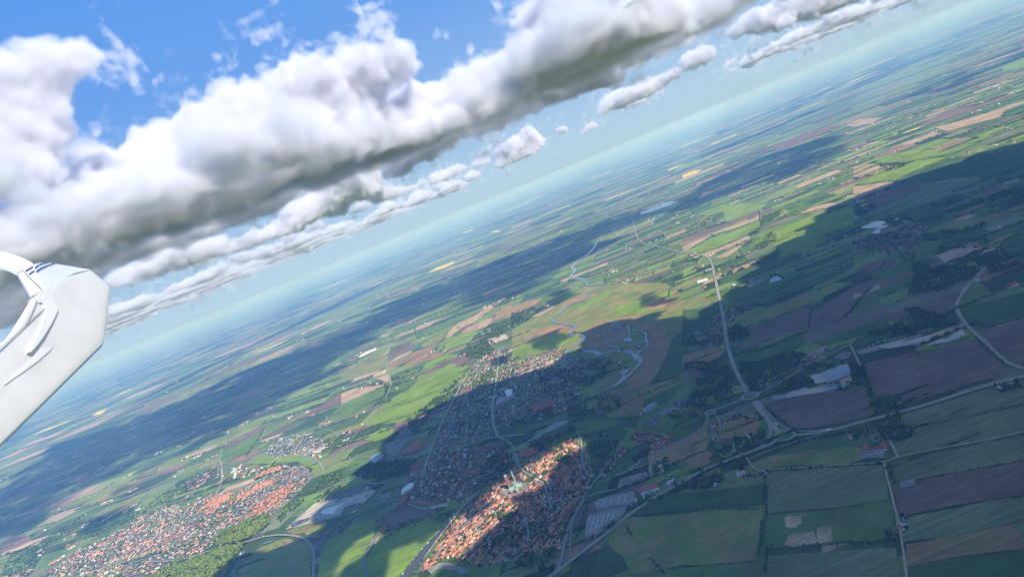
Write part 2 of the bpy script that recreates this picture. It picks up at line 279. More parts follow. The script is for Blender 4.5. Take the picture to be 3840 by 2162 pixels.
# ------------------------------------------------------------------ fields surveyed one by one
FIELDS = """
o b 0,760 0,470 250,330 440,230 560,150 740,30 960,0 1560,0 1719,120 1765,300 1690,560 1775,800 1719,1000 1300,1330 1000,1380 600,1230 700,1100 900,1000 700,740 480,680
d b 600,1230 1000,1350 1300,1330 1250,1450 500,1450 560,1300
G a 640,1100 800,960 1000,870 1090,805 1160,820 1165,850 1280,820 1250,880 1130,1060 1060,1180 900,1270 700,1370 560,1400 260,1440 300,1340 400,1240 530,1150
b a 760,930 900,860 1050,790 1170,725 1310,735 1305,780 1165,850 1160,810 1100,805 980,860 850,920
G a 800,880 860,810 1050,710 1180,722 1000,810 860,880 790,900
k a 470,850 480,820 600,770 760,690 940,630 905,690 760,740 640,800 520,850
k a 640,810 780,740 900,700 1040,700 960,745 800,800 640,830
b a 470,780 500,690 600,640 745,600 740,640 640,690
t a 470,805 560,740 700,680 720,670 700,700 560,770 470,812
g a 750,500 860,450 1180,350 1350,290 1300,340 1000,470 860,520 780,540
t a 745,470 760,440 950,370 1120,325 960,390 790,470
t a 1040,555 1080,490 1180,400 1340,330 1520,210 1650,140 1660,150 1500,270 1370,370 1180,470 1100,540
t a 1210,500 1280,440 1440,370 1525,345 1500,400 1460,440 1300,490
G a 1290,410 1440,330 1610,235 1560,290 1520,340 1370,400
r a 1540,360 1560,290 1719,190 1719,330 1600,350
o a 810,620 900,560 1050,500 1030,550 960,610 830,650
G a 960,690 1000,610 1060,560 1400,460 1450,470 1200,590
g a 0,1230 200,1130 420,1040 450,1060 440,1120 200,1240 0,1330
t a 0,1110 130,1060 420,1020 380,1050 200,1110 0,1220
s a 290,960 340,900 450,865 460,900 350,945
t a 345,965 480,915 490,990 440,1000
o a 60,860 250,770 470,700 450,790 340,890 0,960 0,920
t a 0,890 200,800 480,682 480,700 300,760 60,858
G a 60,840 250,740 480,655 480,680 200,798 60,856
t a 530,450 570,390 700,350 720,370 620,400
g a 500,500 560,440 720,400 700,450 520,540 480,530
t a 520,560 600,510 730,470 740,490 640,520 560,555
y a 520,640 600,580 760,540 770,555 640,610 530,640
Y a 55,155 80,135 130,118 140,122 100,140
G b 0,700 60,620 500,500 690,540 600,600 300,700 0,755
r b 100,590 150,540 400,420 520,420 600,440 560,490 350,520 150,590
r b 490,260 520,200 700,110 760,100 700,180 580,220
r b 540,400 570,340 700,270 830,260 720,350 700,400 650,420
o b 460,370 600,250 900,130 1100,50 1300,5 1560,30 1500,130 1280,180 1000,320 760,430 640,440
G b 960,330 1100,230 1300,160 1500,110 1640,60 1560,180 1380,270 1160,330
G b 560,230 760,190 900,110 1050,60 960,150 800,220 640,280
r b 1360,240 1380,190 1560,140 1690,190 1600,250 1400,260
r b 740,480 820,430 960,380 1150,340 1290,340 1250,420 1540,420 1570,560 1600,700 1540,780 1600,860 1560,930 1420,950 1380,1030 1200,1060 1150,1010 1280,860 1330,780 1270,720 1380,600 1360,500 1310,480 1150,480 1100,600 920,670 850,680 740,620
r b 1100,1160 1310,1110 1320,1200 1200,1310 1120,1250
r b 920,1150 1000,1090 1240,1020 1200,1070 1020,1150
d b 1550,760 1600,600 1660,520 1800,470 1765,640 1830,760 1760,880 1560,980 1390,1010 1420,960
d b 1330,1180 1500,1100 1719,1000 1690,1060 1560,1210 1400,1230 1330,1260
g b 230,180 250,140 490,60 515,70 500,110 260,205
t b 190,350 250,310 410,235 440,230 400,270 260,330
r b 0,250 150,180 290,150 260,200 100,290 0,320
b c 0,400 0,350 300,250 760,80 770,100 560,190 240,310
t c 0,480 0,435 300,310 560,210 775,115 780,160 500,265 280,330 40,490
G c 30,495 300,340 560,260 785,170 790,240 650,310 420,430 190,520
t c 200,525 420,430 650,330 690,345 560,420 300,530 290,545
t c 310,560 480,480 640,390 520,500 440,550
G c 680,390 800,290 960,240 1200,180 1400,110 1650,45 1719,50 1719,235 1440,300 1350,390 1340,480 1000,520 960,370 720,400
G c 150,110 400,10 850,0 790,60 430,190 420,130 240,130
t c 1150,120 1250,60 1480,0 1719,0 1500,50 1330,90
g c 1020,120 1180,0 1330,10 1250,70 1080,150
g c 790,240 800,130 1000,60 1020,90 880,190
d c 380,760 420,740 600,670 900,560 1180,520 1200,540 900,660 640,760 380,820
g c 400,930 640,840 1000,690 1240,700 900,860 560,990 400,970
d c 520,1030 700,960 900,860 1240,710 1719,540 1719,640 1380,720 1000,885 740,1010 560,1060
d c 750,1022 1010,895 1400,725 1719,645 1470,780 1100,920 820,1040
o c 560,1170 850,1060 1470,800 1719,810 1300,1000 900,1160 700,1250 480,1230
b c 640,1290 900,1180 1280,1030 1310,1060 1270,1260 1000,1330 700,1450 520,1450 700,1370
b c 1290,1260 1320,1080 1719,850 1719,1080 1600,1200
d c 0,1080 240,1050 380,1060 390,1130 280,1150 300,1250 0,1330
o c 0,800 310,710 320,750 130,830 0,880
G c 0,900 200,830 200,860 0,970
o c 0,990 270,890 280,960 0,1078
G c 180,620 270,570 275,620 180,655
G c 0,680 140,620 140,690 0,750
G d 210,110 420,30 640,0 1000,0 900,60 640,110 440,130 260,130
t d 0,190 130,140 230,150 0,250
t d 0,265 200,180 390,140 360,165 80,260 20,275
G d 40,330 150,290 420,190 640,110 960,70 800,150 520,260 420,310 230,330 30,360
d d 430,320 560,250 900,100 1300,40 1719,0 1719,270 1450,290 1300,260 1000,290 700,330
t d 0,380 400,325 410,340 300,400 150,450 0,520
b d 90,520 300,420 700,340 640,400 480,480 260,540 130,640 240,590
y d 130,640 480,480 800,350 1050,300 1280,290 1300,400 1000,460 800,520 480,600 200,680
d d 540,640 760,560 940,590 850,650 640,710
b d 1300,470 1330,390 1640,360 1500,420 1380,470
o d 700,870 900,730 1300,690 1719,550 1719,620 1300,760 1000,830 780,890
b d 0,1270 60,1180 340,1090 320,1140 200,1230 0,1280
b d 290,1200 330,1140 460,1100 420,1150 300,1210
b d 0,1370 200,1300 270,1320 150,1440 0,1450
d d 430,950 500,900 690,840 720,860 600,900
g d 640,980 700,940 880,930 860,990 760,1030
o d 1380,930 1640,830 1560,930 1480,1000 1400,1010
d d 1500,1060 1600,980 1719,920 1719,1130
b 6 410,580 560,545 750,520 915,500 935,560 960,635 800,675 620,708 540,700 460,645
b 6 915,380 1100,335 1300,290 1470,255 1540,320 1640,435 1450,490 1250,555 1110,585 1080,545 975,555 940,480
b 6 1030,130 1200,70 1400,0 1425,10 1380,70 1350,105 1180,140 1040,165
b 6 1480,215 1717,160 1800,150 1800,400 1717,390 1650,370 1560,285
y 6 440,920 620,905 1005,885 1030,1000 1040,1065 760,1105 430,1132
g 6 430,1140 760,1110 1040,1070 1075,1165 1090,1260 410,1310
y 6 430,1345 700,1325 1075,1300 1105,1470 395,1470
d 6 -400,1045 -200,1040 0,1030 200,1010 415,980 410,1100 200,1110 0,1120 -330,1160
o 6 -330,1165 0,1130 410,1105 395,1260 380,1370 0,1400 -240,1440 -400,1240
g 6 -240,1445 0,1405 380,1375 375,1470 -240,1480
y 6 1100,640 1400,560 1800,440 1800,560 1400,650 1170,695
y 6 1060,790 1170,700 1400,655 1717,590 1800,572 1800,700 1717,715 1400,780 1095,835
y 6 1060,880 1180,850 1450,795 1717,745 1800,730 1800,850 1717,865 1400,920 1180,960 1075,965
b 6 1060,1010 1180,965 1450,915 1717,870 1800,855 1800,1025 1717,1040 1400,1090 1090,1150
y 6 1100,1155 1400,1095 1717,1045 1800,1030 1800,1155 1717,1165 1640,1185 1300,1255 1110,1280
k 6 1115,1290 1400,1240 1650,1190 1717,1270 1717,1310 1400,1350 1130,1400
d 6 1135,1408 1400,1358 1717,1318 1800,1300 1800,1480 1140,1480
s 6 500,1160 530,1140 600,1135 620,1175 570,1205 520,1200
t 6 510,1290 540,1240 660,1220 680,1280 560,1300
s 6 672,1205 750,1198 760,1270 680,1280
o 6 445,840 700,810 905,800 895,865 640,895 445,905
r 6 195,750 200,660 330,625 400,680 370,740
r 6 -190,800 0,770 130,690 130,890 0,900 -150,890
r 6 0,340 210,280 190,340 110,390 0,395
d 6 640,265 870,200 1030,140 1040,190 850,250 700,290
d 6 1395,100 1717,20 1800,0 1800,130 1500,200 1430,170
g 6 0,560 60,600 -10,740 -210,690 -100,590
b 4 1390,720 1500,650 1717,530 1717,580 1600,620 1480,670 1400,720
b 4 1130,800 1150,770 1340,680 1330,700 1130,810
g 4 1110,860 1130,815 1330,720 1300,790 1150,870
G 4 1250,880 1340,830 1560,840 1630,900 1600,920 1500,870 1280,885
o 4 1640,850 1717,820 1717,860 1640,900
b 4 0,1330 0,1290 70,1250 150,1240 155,1260 100,1290
o 4 450,1090 540,1000 660,960 720,970 640,1020 500,1080
g 4 230,1200 400,1110 500,1090 380,1160 260,1200
o 4 480,1150 600,1080 740,1020 700,1070 560,1150
o 4 1190,1470 1220,1390 1300,1310 1420,1260 1540,1280 1575,1330 1570,1470
o 4 1430,1230 1480,1205 1650,1165 1640,1200 1600,1240 1540,1240
G 4 1600,1470 1610,1330 1660,1260 1717,1230 1800,1180 1900,1150 1880,1250 1830,1350 1850,1470
g 4 900,1080 1080,1020 1000,1070 910,1090
g 5 0,1120 100,1090 200,1040 260,1050 200,1100 60,1150
G 5 110,1380 200,1240 330,1190 430,1160 530,1180 400,1320 290,1450 270,1470 120,1470
b 5 205,1200 310,1095 415,1110 410,1150 300,1175 230,1215 200,1240
G 5 80,940 200,890 360,830 300,900 120,990 0,1060 0,1010
G 5 110,760 210,700 260,700 260,740 170,770
k 5 330,1075 400,1050 500,1050 480,1085 400,1090
g 5 1170,680 1230,655 1450,670 1330,710 1210,740
d 5 1230,760 1400,700 1440,720 1300,890 1260,890
g 5 1010,1470 1080,1420 1160,1370 1150,1420 1060,1470
g 5 430,1470 500,1380 640,1390 650,1470
g I 600,260 760,160 840,140 870,190 740,290
Y 2 430,1375 470,1350 560,1315 575,1318 520,1345 440,1372
Y 2 605,1172 660,1150 668,1154 620,1172
Y 2 745,1170 770,1160 800,1155 795,1165
Y 3 0,895 0,880 50,860 95,852 70,870
Y 4 510,530 600,488 610,492 560,515
Y 4 555,550 640,510 680,495 600,535
Y 4 460,640 490,620 545,600 510,630
t 3 1270,640 1420,600 1620,555 1600,590 1440,630 1330,665
b 3 1180,640 1320,560 1470,520 1490,545 1300,610
t 3 820,630 880,600 1010,590 960,615 860,640
G 3 1600,340 1717,290 1717,340 1620,365
b 3 380,770 560,690 800,620 760,650 560,730
"""
FIELD_POLYS = []
for ln in FIELDS.strip().splitlines():
    p = ln.split(); P = GP(p[1], [tuple(map(float, q.split(','))) for q in p[2:]])
    area = .5*np.sum(P[:, 0]*np.roll(P[:, 1], -1)-np.roll(P[:, 0], -1)*P[:, 1])
    if area < 0: P = P[::-1]
    L = np.roll(P, -1, 0)-P; i = np.argmax(np.hypot(*L.T)); ang = math.atan2(L[i, 1], L[i, 0])
    nm = {'b': 'ploughed_field', 't': 'bare_field', 'Y': 'rapeseed_field', 'o': 'rough_meadow', 'r': 'reed_field', 's': 'sand_patch_ground', 'k': 'bare_field'}.get(p[0], 'crop_field')
    rough = p[0] in 'or'
    FIELD_POLYS.append((p[0], P))
    sheet(nm, P, .1+.02*len(FIELD_POLYS), field_mat(p[0], ang % math.pi), 14 if rough else 7 if p[0] == 's' else 2.5, 25 if rough else 12 if p[0] == 's' else 40)
Z0 = .1+.02*len(FIELD_POLYS)+.2
WATERS = """
lake 6 640,440 690,430 760,400 830,380 850,430 800,455 740,475 670,480
lake 6 440,550 500,535 560,515 620,500 690,505 750,490 830,480 830,500 760,510 700,525 600,540 520,555 450,565
lake 6 985,295 1060,270 1130,265 1180,250 1230,240 1270,260 1200,275 1120,290 1050,303 1000,303
lake 6 1230,290 1290,260 1330,255 1360,235 1370,200 1400,195 1435,245 1380,265 1310,275 1250,293
lake d 75,790 150,740 250,722 320,725 325,745 280,770 360,765 340,785 270,810 220,815 235,790 150,800 90,798
lake d 1515,340 1600,315 1690,298 1640,320 1540,345 1520,358
lake d 1010,1045 1050,1035 1140,1045 1050,1060 1015,1060
lake c 875,790 900,755 950,735 1000,760 1000,775 940,795 890,810
lake 2 1500,1070 1560,1045 1640,1015 1700,1010 1650,1035 1560,1065 1510,1078
lake e 680,450 700,400 760,370 820,362 865,380 850,420 800,460 740,510 735,490
lake b 1105,585 1140,560 1190,555 1225,575 1190,600 1150,590
lake b 1080,890 1150,880 1210,880 1170,920 1130,935 1100,910
river b 1305,485 1345,500 1362,520 1358,560 1386,600 1365,645 1310,690 1272,715 1290,745 1325,770 1310,820 1240,880 1190,940 1100,1010 1040,1050 990,1060 1080,990 1120,940 1180,890 1240,860 1270,820 1280,795 1240,770 1210,740 1190,715 1140,700 1100,692 1150,690 1180,680 1200,660 1215,690 1245,712 1300,680 1345,650 1365,600 1335,590 1345,560 1345,525 1320,500
river f 415,385 480,330 600,260 720,190 780,140 860,70 900,50 960,70 1030,50 1000,100 900,150 760,220 600,300 430,390
canal 5 300,1450 400,1320 470,1245 530,1180 615,1080 660,1045 700,1015 705,1025 650,1070 590,1130 520,1225 450,1320 360,1450 350,1480 275,1480
lake b 1010,400 1040,392 1060,402 1030,410
lake b 960,640 1000,628 1020,640 985,652
lake b 1250,640 1275,628 1300,636 1280,650
lake b 1345,760 1375,750 1385,765 1355,775
lake b 1060,800 1100,792 1110,806 1075,815
lake S 960,1110 1000,1085 1080,1070 1070,1085 1000,1105
lake S 1675,240 1700,200 1730,190 1725,210 1690,245
"""
WATER_POLYS = []
for ln in WATERS.strip().splitlines():
    p = ln.split(); P = GP(p[1], [tuple(map(float, q.split(','))) for q in p[2:]])
    WATER_POLYS.append(P); sheet(p[0], P, Z0, M_CANAL if p[0] == 'canal' else M_WATER, 2.0 if p[0] != 'canal' else .5, 15)
for c, w, pts in (('b', 17, "960,10 900,50 800,100 750,160 680,200 570,235 520,270 480,325 420,350 405,390 450,405 560,420 635,430 625,470 600,520 580,545"),
                  ('b', 18, "740,-30 750,0 760,20 800,30 880,15 960,10"), ('b', 20, "690,530 725,530 730,575 690,605 630,640 580,680 555,700 600,702"),
                  ('b', 20, "705,690 780,690 840,690 870,715 890,735"), ('b', 13, "990,1055 940,1080 850,1120 770,1175"), ('b', 8, "1180,635 1230,620 1320,595"),
                  ('b', 8, "1170,425 1175,460 1185,485 1190,520 1180,556"), ('b', 6, "1000,390 1015,425 1060,440 1120,470 1175,480 1240,478 1310,488"), ('b', 6, "1105,692 1060,650 1010,640 960,645"), ('b', 7, "1360,600 1330,600 1320,598"), ('2', 30, "1285,1220 1260,1265 1180,1320 1155,1350 1187,1352 1140,1400 1190,1400 1235,1405"),
                  ('5', 8, "180,1240 150,1300 105,1360 130,1420 125,1470"), ('S', 9, "1370,215 1450,225 1540,265 1590,280 1585,350"),
                  ('b', 13, "890,735 960,705 1040,690 1105,692"), ('b', 6, "580,545 640,540 690,530")):
    ribbon('river', GP(c, [tuple(map(float, q.split(','))) for q in pts.split()]), w, Z0+.05, M_WATER)

# ------------------------------------------------------------------ roads, tracks, paved ground
ROADS = """
r 11 6 325,525 290,460 255,385 235,320 220,250 210,170 195,100 175,0 170,-25
r 10 3 175,1450 160,1380 145,1310 120,1288 60,1275 -10,1268
r 9 2 1717,1272 1600,1240 1490,1220 1470,1110 1455,1090
r 8 2 1425,1075 1410,1000 1405,960
r 10 6 365,565 400,620 440,670 480,720 497,736
r 7 6 352,570 390,620 425,660 447,705 442,745 420,780 385,806
r 6 6 380,565 440,640 490,690 550,716 650,722 760,707
r 10 6 550,742 640,735 760,714 880,680 1000,650 1150,610 1300,565 1450,515 1560,485 1717,445 1800,425
r 10 6 480,762 430,795 385,806 330,830 230,865 120,910 0,975 -120,1040 -250,1125 -370,1225 -520,1340 -665,1450 -720,1490
p 3 6 740,722 600,765 480,800 330,862
r 7 6 315,557 250,580 180,605 152,617
r 7 6 128,640 125,680 60,740 0,770 -80,800 -150,855 -165,910 -150,945
r 6 6 380,532 440,505 500,470 600,410 700,350 760,315 840,285 870,262
r 6 6 842,284 862,320 880,360 900,400
r 8 6 1440,-10 1385,60 1378,100 1400,150 1450,210 1520,270 1600,350 1650,385 1717,405 1800,430
r 6 6 1340,105 1380,95 1450,75 1600,35 1717,5 1800,-20
r 8 d 1090,1450 1150,1380 1220,1320 1290,1250 1340,1180
t 6 6 1085,850 1200,825 1400,790 1600,750 1717,725 1800,705
t 6 6 1085,850 1065,810 1045,770
t 5 6 430,915 600,905 800,890 1015,880 1085,850
t 5 6 1015,880 1030,950 1050,1020 1065,1090 1085,1160 1100,1240 1115,1340 1130,1450 1133,1480
t 4 6 320,850 345,890 375,920 430,915
t 4 B 465,820 465,950 500,965 545,968
t 5 B 275,600 330,650 345,740 345,820 380,835 460,820
t 4 B 330,650 420,610 480,570 560,520 630,510
t 4 6 265,330 350,265 480,240 640,207 780,180 850,130
t 4 6 840,285 620,400
t 3 d 170,1450 280,1340 400,1220 460,1110
t 4 c 740,1010 1000,890 1100,840 1500,660
t 4 c 1210,250 1330,310 1500,360 1510,385 1485,430 1490,470
r 8 5 795,310 790,390 775,490 760,600 765,690 790,745
r 8 5 700,360 660,395 600,490 550,590 500,690 460,790 430,880 405,960 400,1010
r 5 5 715,330 717,380 690,430 620,520
r 6 5 740,255 760,290 795,310
r 7 5 255,150 230,260 250,290 225,370 240,430 255,490 220,555
t 5 5 190,590 150,650 80,720 0,835 -60,880
r 5 5 530,590 450,720 380,780 250,850 0,855
r 8 5 420,885 520,850 600,800 700,762 790,745 870,740 930,735
r 7 5 790,745 860,780 880,850 895,895
r 7 5 1225,1060 1150,1180 1120,1300 1105,1390 1060,1450
r 6 5 930,1170 945,1230 940,1270 910,1310 860,1345
r 6 f 630,870 700,940 740,1060 770,1170 800,1260
r 6 f 1120,180 1200,310 1210,500 1220,650 1260,770 1340,840
r 6 f 1200,1130 1300,1010 1420,850 1560,660 1680,520
r 5 f 350,680 430,760 540,830 630,870 760,770 900,700
r 5 f 0,1010 150,880 250,760 350,680
r 6 f 770,1170 920,1150 1050,1130 1200,1130 1400,1050 1700,1000
r 5 O 260,1300 420,1180 560,1110 700,1080 800,1000
r 5 O 60,1290 200,1160 330,1010 470,880 620,760
r 5 O 180,1210 360,1130 520,980 620,870
t 5 O -10,1290 120,1110 240,960 300,880 360,830 440,740
r 7 4 900,1372 1060,1315 1250,1275 1330,1247 1430,1237 1530,1252 1570,1290 1582,1340 1580,1400 1575,1480
r 7 4 1545,1247 1600,1252 1650,1222 1717,1182 1830,1120 1930,1070 1980,1040
r 6 4 1580,1320 1600,1290 1650,1230
r 6 4 1440,1195 1600,1165 1717,1145 1800,1120
r 6 4 1250,1275 1300,1240 1330,1190 1370,1150 1480,1050 1590,930 1717,830
r 6 4 1090,1025 1120,970 1110,870
r 5 4 1105,875 1115,820 1130,745
r 5 4 1255,870 1290,830 1345,680
t 5 4 1315,840 1400,860 1540,835 1590,855 1620,890 1630,930
r 6 4 1640,640 1650,660 1590,700 1690,720 1700,750
t 16 4 -20,1352 150,1270 230,1215 450,1110 640,1050 760,1000 900,930 1100,840
r 7 S 1290,940 1480,890 1778,820
r 6 S 490,570 550,470 535,250
r 6 S 710,880 950,620 1050,520
r 6 S 60,960 330,720 480,590
r 6 S -300,1290 100,1290 400,1180 800,1090 980,1020
r 6 S 0,900 150,830 420,760 600,720
r 6 S 350,780 130,1010 -40,1190
r 5 L 1150,1110 1240,930
r 5 L 1600,920 1650,760
r 5 L 960,1330 1110,1220 1300,1090 1500,1000
r 5 L 1220,1300 1450,1300 1778,1130
r 6 L 1330,1450 1560,1390 1778,1280
r 6 e 10,660 170,500 450,400 800,310 900,270 1100,180 1290,120 1580,60
r 7 e -20,890 280,770 460,725 560,730 700,780 860,770 1090,700
r 6 e 880,800 780,930 630,1080
r 6 e 640,1080 900,1020 1080,985
t 6 e 1200,1050 1300,1090 1450,1130
t 5 e 1390,1350 1480,1310 1560,1230 1600,1210
r 5 e 1000,1010 1060,850 1090,770
r 5 S 1200,960 1300,870 1420,730
r 5 S 1050,880 1000,980 930,1030
"""
ROAD_LINES = []
nroad = 0
for ln in ROADS.strip().splitlines():
    p = ln.split(); P = smooth_line(GP(p[2], [tuple(map(float, q.split(','))) for q in p[3:]]), 2); w = float(p[1]); nroad += 1
    ROAD_LINES.append((P, w)); z = Z0+.3+.012*nroad
    mat = M_ASPH if p[0] == 'r' else M_GRAVEL if p[0] == 't' else M_PALE
    if p[0] == 'r' and w >= 7: ribbon('road_verge', P, w+5, Z0+.2+.001*nroad, field_mat('o', 0), 0)
    ribbon('road' if p[0] == 'r' else 'track' if p[0] == 't' else 'path', P, w, z, mat, 0)
    if p[0] == 'r' and w >= 8 and P[:, 1].min() < 2900:
        for s in (-1, 1):
            a, b = ribbon_arrays(P, w-1.0); ribbon('road_marking', a if s > 0 else b, .35, z+.05, M_PAINT, 0)
def ring(cx, cy_, r, n=40): 
    a = np.linspace(0, 2*math.pi, n, endpoint=False); return np.stack([cx+r*np.cos(a), cy_+r*np.sin(a)], 1)
for c, x, y, r in (('6', 343, 545, 21), ('6', 517, 745, 22), ('6', 141, 627, 11)):
    g = G(c, x, y); sheet('road', ring(*g, r+9), Z0+1.6, M_ASPH); sheet('grass_island_ground', ring(*g, r), Z0+1.7, field_mat('g', 0)); ROAD_LINES.append((np.concatenate([ring(*g, r+4), ring(*g, r+4)[:1]]), 9))
PAVED = """
v O 610,770 640,700 680,660 760,665 830,700 800,790 700,800
v I 170,720 190,650 400,590 430,620 420,650 320,690 180,730
v I 250,570 380,460 395,490 280,580
l I 475,515 520,505 555,590 510,610
v I 560,640 620,640 640,680 560,720
v I 0,830 140,790 320,760 320,830 250,900 100,1000 0,1100
l e 0,1000 250,920 640,800 760,880 600,1040 300,1160 100,1230 0,1300
l S 1200,960 1310,850 1500,690 1778,590 1778,800 1500,880
v e 880,240 1060,160 1330,0 1220,150 1180,230 1050,380 930,420
v e 1130,830 1250,590 1420,500 1440,570 1330,720
v e 740,1020 830,930 970,880 960,930 860,1010
v e 910,1180 1020,1040 1100,1050 1050,1110
l e 1470,1100 1740,1030 1740,1090 1560,1120
v O 0,1390 100,1340 180,1335 350,1390 340,1420 280,1430 240,1400 100,1385 40,1430
v 6 760,350 800,320 850,325 840,350 800,360
v 6 870,320 960,295 1000,310 900,340
l 6 930,305 1100,260 1200,235 1200,240 1050,280 940,312
v F 70,960 110,955 270,960 280,1010 80,1020
v I 450,120 620,125 740,80 840,20 700,20 560,70
l a 1500,570 1650,515 1690,560 1560,610
l d 1270,1075 1330,1020 1480,1000 1500,1010 1340,1035
l d 1380,820 1470,770 1550,790 1480,810
v f 560,830 620,860 680,960 640,960
"""
for i, ln in enumerate(PAVED.strip().splitlines()):
    p = ln.split(); P = GP(p[1], [tuple(map(float, q.split(','))) for q in p[2:]])
    sheet('paved_yard_ground', P, Z0+.08+.004*i, M_PALE if p[0] == 'l' else M_PAVE, 1, 20)
# ------------------------------------------------------------------ landmarks that labels refer to
LM = {"the green-spired church": ('5', 880, 1010), "the copper-roofed red school wing": ('5', 1120, 950), "the long grey factory roof": ('5', 1380, 1075),
      "the lower grey factory roof": ('5', 1320, 1190), "the red hall with skylights": ('I', 420, 725), "the lower canal bend": ('5', 420, 1340),
      "the upper end of the boat canal": ('5', 690, 1030), "the round parking loop": ('O', 180, 1350), "the bare sunlit plot": ('5', 310, 1150),
      "the dark-roofed supermarket": ('e', 450, 1080), "the wooded roundabout": ('6', 343, 545), "the roundabout of the ring road": ('6', 517, 745),
      "the red-roofed farm": ('F', 170, 920), "the grey barn": ('F', 495, 1245), "the white-roofed farm": ('6', 1110, 1180), "the fishing lakes": ('6', 1100, 280),
      "the tree-ringed lake": ('6', 750, 440), "the mini roundabout": ('6', 141, 627), "the red row-house estate": ('I', 420, 300), "the triangular junction": ('S', 1560, 1030),
      "the railway street corner": ('5', 790, 745), "the bent street end": ('5', 940, 1200), "the canal footbridge": ('f', 1180, 1140), "the white village hall": ('d', 240, 835),
      "the dark square pond": ('c', 930, 775), "the sandy square patch": ('6', 715, 1240), "the lower ring road": ('6', -370, 1225), "the corner of farm tracks": ('6', 1085, 850),
      "the tree-lined sports field": ('I', 780, 220), "the garden plots": ('f', 1500, 400)}
LMN = list(LM); LMP = np.array([G(*LM[k]) for k in LMN])
ORD = ("nearest second-nearest third-nearest fourth-nearest fifth-nearest sixth-nearest seventh-nearest eighth-nearest ninth-nearest tenth-nearest "
       "eleventh-nearest twelfth-nearest").split()
def ordinal(i):
    if i < len(ORD): return ORD[i]
    s = {1: 'st', 2: 'nd', 3: 'rd'}.get((i+1) % 10 if (i+1) % 100 not in (11, 12, 13) else 0, 'th'); return f"{i+1}{s}-nearest"
def rank_labels(P):
    """for each point: (landmark, rank among the points that share the landmark)"""
    P = np.asarray(P); d = np.hypot(P[:, None, 0]-LMP[None, :, 0], P[:, None, 1]-LMP[None, :, 1]); k = d.argmin(1); dd = d[np.arange(len(P)), k]
    out = [None]*len(P)
    for j in range(len(LMN)):
        ix = np.where(k == j)[0]
        for r, i in enumerate(ix[np.argsort(dd[ix])]): out[i] = (LMN[j], ordinal(r))
    return out
def near_road(P):
    best = np.full(len(P), 1e9); ang = np.zeros(len(P))
    for L, w in ROAD_LINES:
        lo, hi = L.min(0)-150, L.max(0)+150; m = ((P > lo) & (P < hi)).all(1)
        if m.any():
            d, a = seg_dist(P[m], L); d = d-w/2; ix = np.where(m)[0]; up_ = d < best[ix]; best[ix[up_]] = d[up_]; ang[ix[up_]] = a[up_]
    return best, ang
def in_water(P):
    m = np.zeros(len(P), bool)
    for w in WATER_POLYS:
        if ((P.max(0) > w.min(0)) & (P.min(0) < w.max(0))).all(): m |= pip(P, w)
    return m
def scatter(poly, sx, sy, ang, jit, rng):
    c, s = math.cos(ang), math.sin(ang); q = np.stack([poly[:, 0]*c+poly[:, 1]*s, -poly[:, 0]*s+poly[:, 1]*c], 1); lo, hi = q.min(0), q.max(0)
    gx, gy = np.meshgrid(np.arange(lo[0], hi[0], sx), np.arange(lo[1], hi[1], sy)); p = np.stack([gx.ravel(), gy.ravel()], 1)
    p += rng.uniform(-1, 1, p.shape)*np.array([sx, sy])*jit; p = p[pip(p, q)]
    return np.stack([p[:, 0]*c-p[:, 1]*s, p[:, 0]*s+p[:, 1]*c], 1)

# ------------------------------------------------------------------ houses
RC = {'O': ((.55, .235, .13), 'orange-tiled'), 'R': ((.34, .135, .09), 'red-tiled'), 'B': ((.17, .075, .06), 'brown-tiled'), 'D': ((.05, .052, .06), 'dark-roofed'),
      'G': ((.20, .20, .205), 'grey-roofed'), 'L': ((.42, .42, .41), 'pale-roofed')}
WC = {'w': ((.78, .76, .72), 'white'), 'b': ((.27, .13, .09), 'brick'), 'y': ((.58, .42, .2), 'yellow'), 'g': ((.36, .34, .31), 'grey')}
